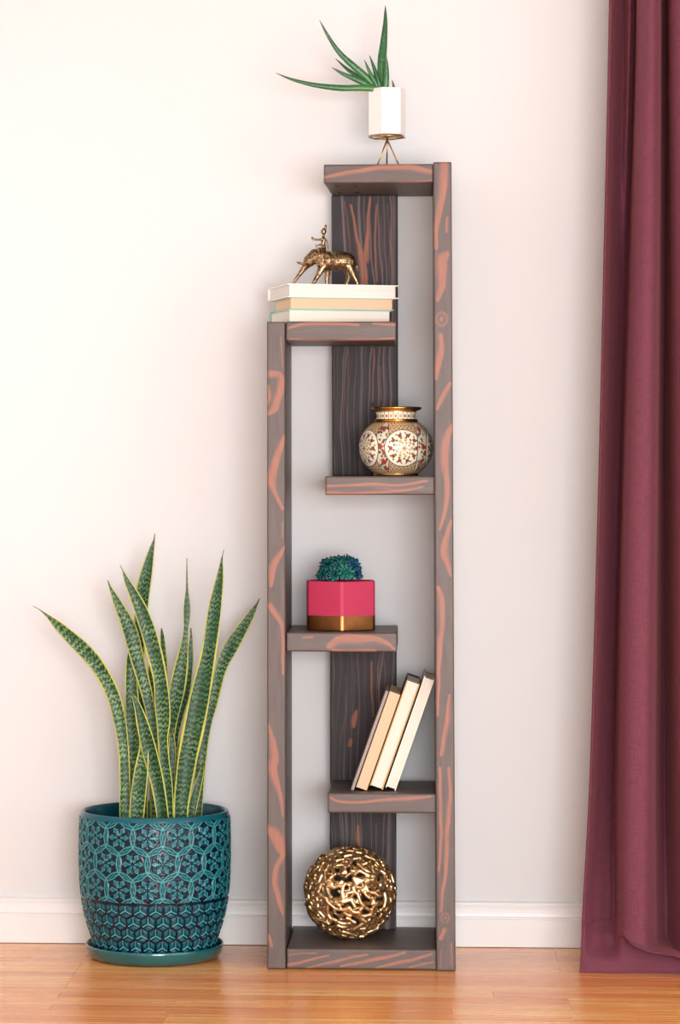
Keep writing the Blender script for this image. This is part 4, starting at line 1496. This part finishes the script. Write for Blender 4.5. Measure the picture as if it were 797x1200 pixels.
# plain gold foot and shoulder lines
for lo, hi in ((-1, 3.2), (62.2, 70)):
    put(((Zb_ >= lo) & (Zb_ <= hi)).astype(float), gold, 1.0)
me = np_mesh('body', V, grid_faces(nu, len(pb), True))
set_col(me, 'paint', colr.reshape(-1, 3))
set_attr(me, 'metal', metal.ravel())
link('body', me, M['vase'], vase, True)
bm = bmesh.new()
lathe(bm, [(0, q(0.02)), (q(25.4), q(0.02)), (q(25.5), q(0.3))], 96)
bm_obj('foot', bm, M['vase_gold'], vase, True)
# neck with alternating panels
zn = np.linspace(64.5, 75.5, 30)
TH, ZN = np.meshgrid(th, zn)
rn = 23.2 + 0.6 * np.cos((zn - 64.5) / 11 * 2 * PI)
RN = np.tile(rn[:, None], (1, nu))
V = np.stack([q(RN) * np.sin(TH), -q(RN) * np.cos(TH), q(ZN)], -1).reshape(-1, 3)
colr = np.tile(cream, (*TH.shape, 1)); metal = np.zeros(TH.shape)
ph = (TH * 13 / PI) % 1
put(ridge(np.abs(ph - 0.5), 0.07), dk)
for kk, cc in ((0, red), (1, ora), (2, green)):
    sel = (np.floor(TH * 13 / PI + 0.5).astype(int) % 3) == kk
    d2 = np.hypot(((TH * 13 / PI + 0.5) % 1 - 0.5) * 5.6, (ZN - 70) * 0.8)
    put(sel * (1 - sst(d2, 1.2, 1.7)), cc)
put((np.abs(ZN - 70) > 4.4).astype(float), gold, 1.0)
me = np_mesh('neck', V, grid_faces(nu, 30, True))
set_col(me, 'paint', colr.reshape(-1, 3)); set_attr(me, 'metal', metal.ravel())
link('neck', me, M['vase'], vase, True)
bm = bmesh.new()
lathe(bm, [(q(r), q(z)) for r, z in ((23.0, 63.4), (25.2, 64.0), (25.8, 65.2), (25.0, 66.4), (23.2, 66.6))], 96)
bm_obj('shoulder_ring', bm, M['vase_gold'], vase, True)
bm = bmesh.new()
lathe(bm, [(q(r), q(z)) for r, z in ((22.8, 75.0), (24.5, 75.6), (28.4, 77.4), (30.0, 79.0), (29.8, 80.4), (28.0, 80.9), (24.5, 79.8), (21.5, 77), (20.5, 70), (21, 62))], 96)
bm_obj('rim', bm, M['vase_gold'], vase, True)

# ------------------------------------------------------------------ pink hexagonal planter
HY = 0.118
ZP = zs['plant'][1]
hc = p2w(399.2, 700, HY)
hs = ppm(399, HY)
succ = empty('potted_succulent', (float(hc[0]), HY, ZP + 0.0004))
tag(succ, 'teal succulent in a pink and copper hexagonal planter on a shelf', 'potted plant')
Rh = 45.6 / hs
ph = math.radians(-90 + 3.4)
ztop = (738.5 - 681.3) / hs * 1.0
zband = 17.4 / hs


def hex_shell(levels, bev):
    bm = bmesh.new()
    rings = [[bm.verts.new(p) for p in hexa(Rh * a, z, ph)] for a, z in levels]
    for A_, B_ in zip(rings[:-1], rings[1:]):
        for k in range(6):
            bm.faces.new((A_[k], A_[(k + 1) % 6], B_[(k + 1) % 6], B_[k]))
    bm.faces.new(list(reversed(rings[0])))
    bm.faces.new(rings[-1])
    ve = [e for e in bm.edges if abs((e.verts[0].co - e.verts[1].co).normalized().z) > 0.6 and min(e.verts[0].co.xy.length, e.verts[1].co.xy.length) > Rh * 0.95]
    bmesh.ops.bevel(bm, geom=ve, offset=bev, segments=4, affect='EDGES', profile=0.5)
    return bm


bm_obj('copper_base', hex_shell([(0.985, 0.0), (1.0, 0.0015), (1.0, zband)], 0.005), M['copper'], succ)
bm_obj('pot', hex_shell([(0.998, zband + 0.0001), (0.998, ztop - 0.002), (0.985, ztop), (0.90, ztop), (0.885, ztop - 0.002), (0.88, ztop - 0.012)], 0.005), M['pink'], succ)
bm = bmesh.new()
lathe(bm, [(0, 0), (Rh * 0.5, -0.0005), (Rh * 0.78, -0.001)], 30)
o = bm_obj('soil', bm, M['soil'], succ)
o.location.z = ztop - 0.007
for i, (c0, c1) in enumerate([((4, 36, 44), (16, 96, 92)), ((4, 34, 54), (14, 82, 112)), ((6, 48, 52), (28, 116, 104))]):
    t = NT('succulent_%d' % i)
    v = t.n('ShaderNodeSeparateXYZ', i_0=t.uv()).outputs[1]
    M['succ%d' % i] = t.out(Base_Color=t.mix(t.math('ADD', t.math('MULTIPLY', v, .7), t.math('MULTIPLY', t.noise(t.obj(), 90, 2), .35)), lin(*c0), lin(*c1)), Roughness=0.42)


def rosette(loc, direction, size, mat, seed):
    rg = random.Random(seed)
    V, Fc, UVs = [], [], []
    for ringi, (cnt, tilt, ln) in enumerate(((5, 22, .62), (7, 45, .85), (9, 66, 1.0), (10, 86, 1.0))):
        for k in range(cnt):
            a = 2 * PI * (k + 0.5 * (ringi % 2)) / cnt + rg.uniform(-.15, .15)
            tl = math.radians(tilt + rg.uniform(-9, 9))
            L = size * ln * rg.uniform(.85, 1.15)
            w = L * 0.25
            d = Vector((math.sin(tl) * math.cos(a), math.sin(tl) * math.sin(a), math.cos(tl)))
            sd = Vector((-math.sin(a), math.cos(a), 0))
            nrm = d.cross(sd).normalized()
            b0 = len(V)
            for s, ww in ((0, .35), (.35, .8), (.65, 1.0), (.85, .72), (1.0, .06)):
                c = d * (L * s) - nrm * (L * 0.20 * s * s)
                for u, hgt in ((-1, .22), (0, -.12), (1, .22)):
                    V.append(c + sd * (u * w * ww) - nrm * (hgt * w * ww))
                    UVs.append(s)
            for j in range(4):
                for i in range(2):
                    p = b0 + j * 3 + i
                    Fc.append((p, p + 1, p + 4, p + 3))
    me = bpy.data.meshes.new('rosette')
    q_ = Vector(direction).to_track_quat('Z', 'Y')
    me.from_pydata([tuple(q_ @ v) for v in V], [], Fc)
    me.update()
    uvl = me.uv_layers.new(name='UVMap')
    for lp in me.loops:
        uvl.data[lp.index].uv = (0.5, UVs[lp.vertex_index])
    o = link('rosette', me, mat, succ, True)
    o.location = loc
    s_m = o.modifiers.new('thick', 'SOLIDIFY'); s_m.thickness = 0.0012
    return o


for i, (px_, py_, dy, r) in enumerate([
        (379, 672, -.012, 10.5), (384, 661, -.004, 11), (397, 657, .004, 11), (410, 658, .006, 11), (417, 671, -.006, 10),
        (405, 669, -.026, 11), (392, 671, -.024, 11), (399, 662, -.014, 11), (415, 662, -.012, 10), (388, 668, .018, 11), (408, 668, .022, 11), (398, 666, .03, 11)]):
    c = Vector(((px_ - 399.2) / hs, dy, ztop + (680 - py_) / hs))
    d = Vector((c.x * 1.0, c.y * 1.0 - 0.006, (680 - py_) / hs * 1.1 + 0.002))
    rosette(c * 1.0, d, r / hs, M['succ%d' % (1 if px_ > 404 and i % 2 == 0 else (i % 3 if i % 3 != 1 else 0))], 20 + i)
for i, (px_, py_, dy) in enumerate(((379, 676, -.010), (386, 668, -.004), (397, 664, .003), (410, 666, .005), (415, 676, -.006))):
    bm = bmesh.new()
    add_tube(bm, [((px_ - 399.2) / hs * .6, dy * .6, ztop - 0.008), ((px_ - 399.2) / hs, dy, ztop + (681 - py_) / hs)], 0.0016, 6)
    bm_obj('stem', bm, M['succ0'], succ, True)
bm = bmesh.new()
add_tube(bm, [(0.001, -.01, ztop + 0.012), (0.006, -.012, ztop + (681 - 655) / hs), (0.0085, -.012, ztop + (681 - 649.5) / hs)], [.0016, .0013, .0006], 8)
bm_obj('bud', bm, plain('bud_dark', lin(30, 34, 34), .6), succ, True)

# ------------------------------------------------------------------ gold openwork ball
BY = 0.120
ZB0 = zs['bot'][1]
bc = p2w(410.3, 1047, BY)
Rb_ = 55.0 / ppm(410, BY) - 0.004
ball = empty('decorative_ball', (float(bc[0]), BY, ZB0))
tag(ball, 'gold openwork coral-like ball on the bottom shelf board', 'ornament')
NP = 480
i_ = np.arange(NP) + 0.5
phi = np.arccos(1 - 2 * i_ / NP)
tht = PI * (1 + 5 ** 0.5) * i_
pts = np.stack([np.cos(tht) * np.sin(phi), np.sin(tht) * np.sin(phi), np.cos(phi)], 1) + rng.normal(0, 0.035, (NP, 3))
pts /= np.linalg.norm(pts, axis=1)[:, None]
bm = bmesh.new()
for p in pts:
    bm.verts.new(p)
bmesh.ops.convex_hull(bm, input=bm.verts)
bm.verts.index_update()
bm.verts.ensure_lookup_table()
edges = [(e.verts[0].index, e.verts[1].index) for e in bm.edges]
pv = [v.co.copy() for v in bm.verts]
bm.free()
rb = random.Random(5)
rb.shuffle(edges)
par = list(range(len(pv)))


def find(a):
    while par[a] != a:
        par[a] = par[par[a]]
        a = par[a]
    return a


deg = [0] * len(pv)
keep = []
for a_, b_ in edges:                              # branching tree first ...
    if find(a_) != find(b_) and deg[a_] < 3 and deg[b_] < 3:
        par[find(a_)] = find(b_)
        keep.append((a_, b_)); deg[a_] += 1; deg[b_] += 1
ks = set(keep)
extra = [e for e in edges if e not in ks and deg[e[0]] < 3 and deg[e[1]] < 3]
keep += extra[:int(len(keep) * 0.16)]             # ... then a few closing loops
caps = []
rad = [Rb_ + rb.uniform(-0.003, 0.0015) for _ in pv]
for a_, b_ in keep:
    A_, B_ = pv[a_].normalized() * rad[a_], pv[b_].normalized() * rad[b_]
    m_ = (A_ + B_) / 2 + Vector((rb.uniform(-1, 1), rb.uniform(-1, 1), rb.uniform(-1, 1))) * 0.0036
    m_ = m_.normalized() * ((rad[a_] + rad[b_]) / 2)
    r0, r1, r2 = (rb.uniform(0.0033, 0.0049) for _ in range(3))
    up = Vector((0, 0, Rb_ + 0.0042))
    caps += [(A_ + up, r0, m_ + up, r1), (m_ + up, r1, B_ + up, r2)]
bm_ball = blob('lattice', caps, 0.0013, M['gold_ball'], ball, 2)
zmin = min(v.co.z for v in bm_ball.data.vertices)
bm_ball.location.z = -zmin + 0.0003
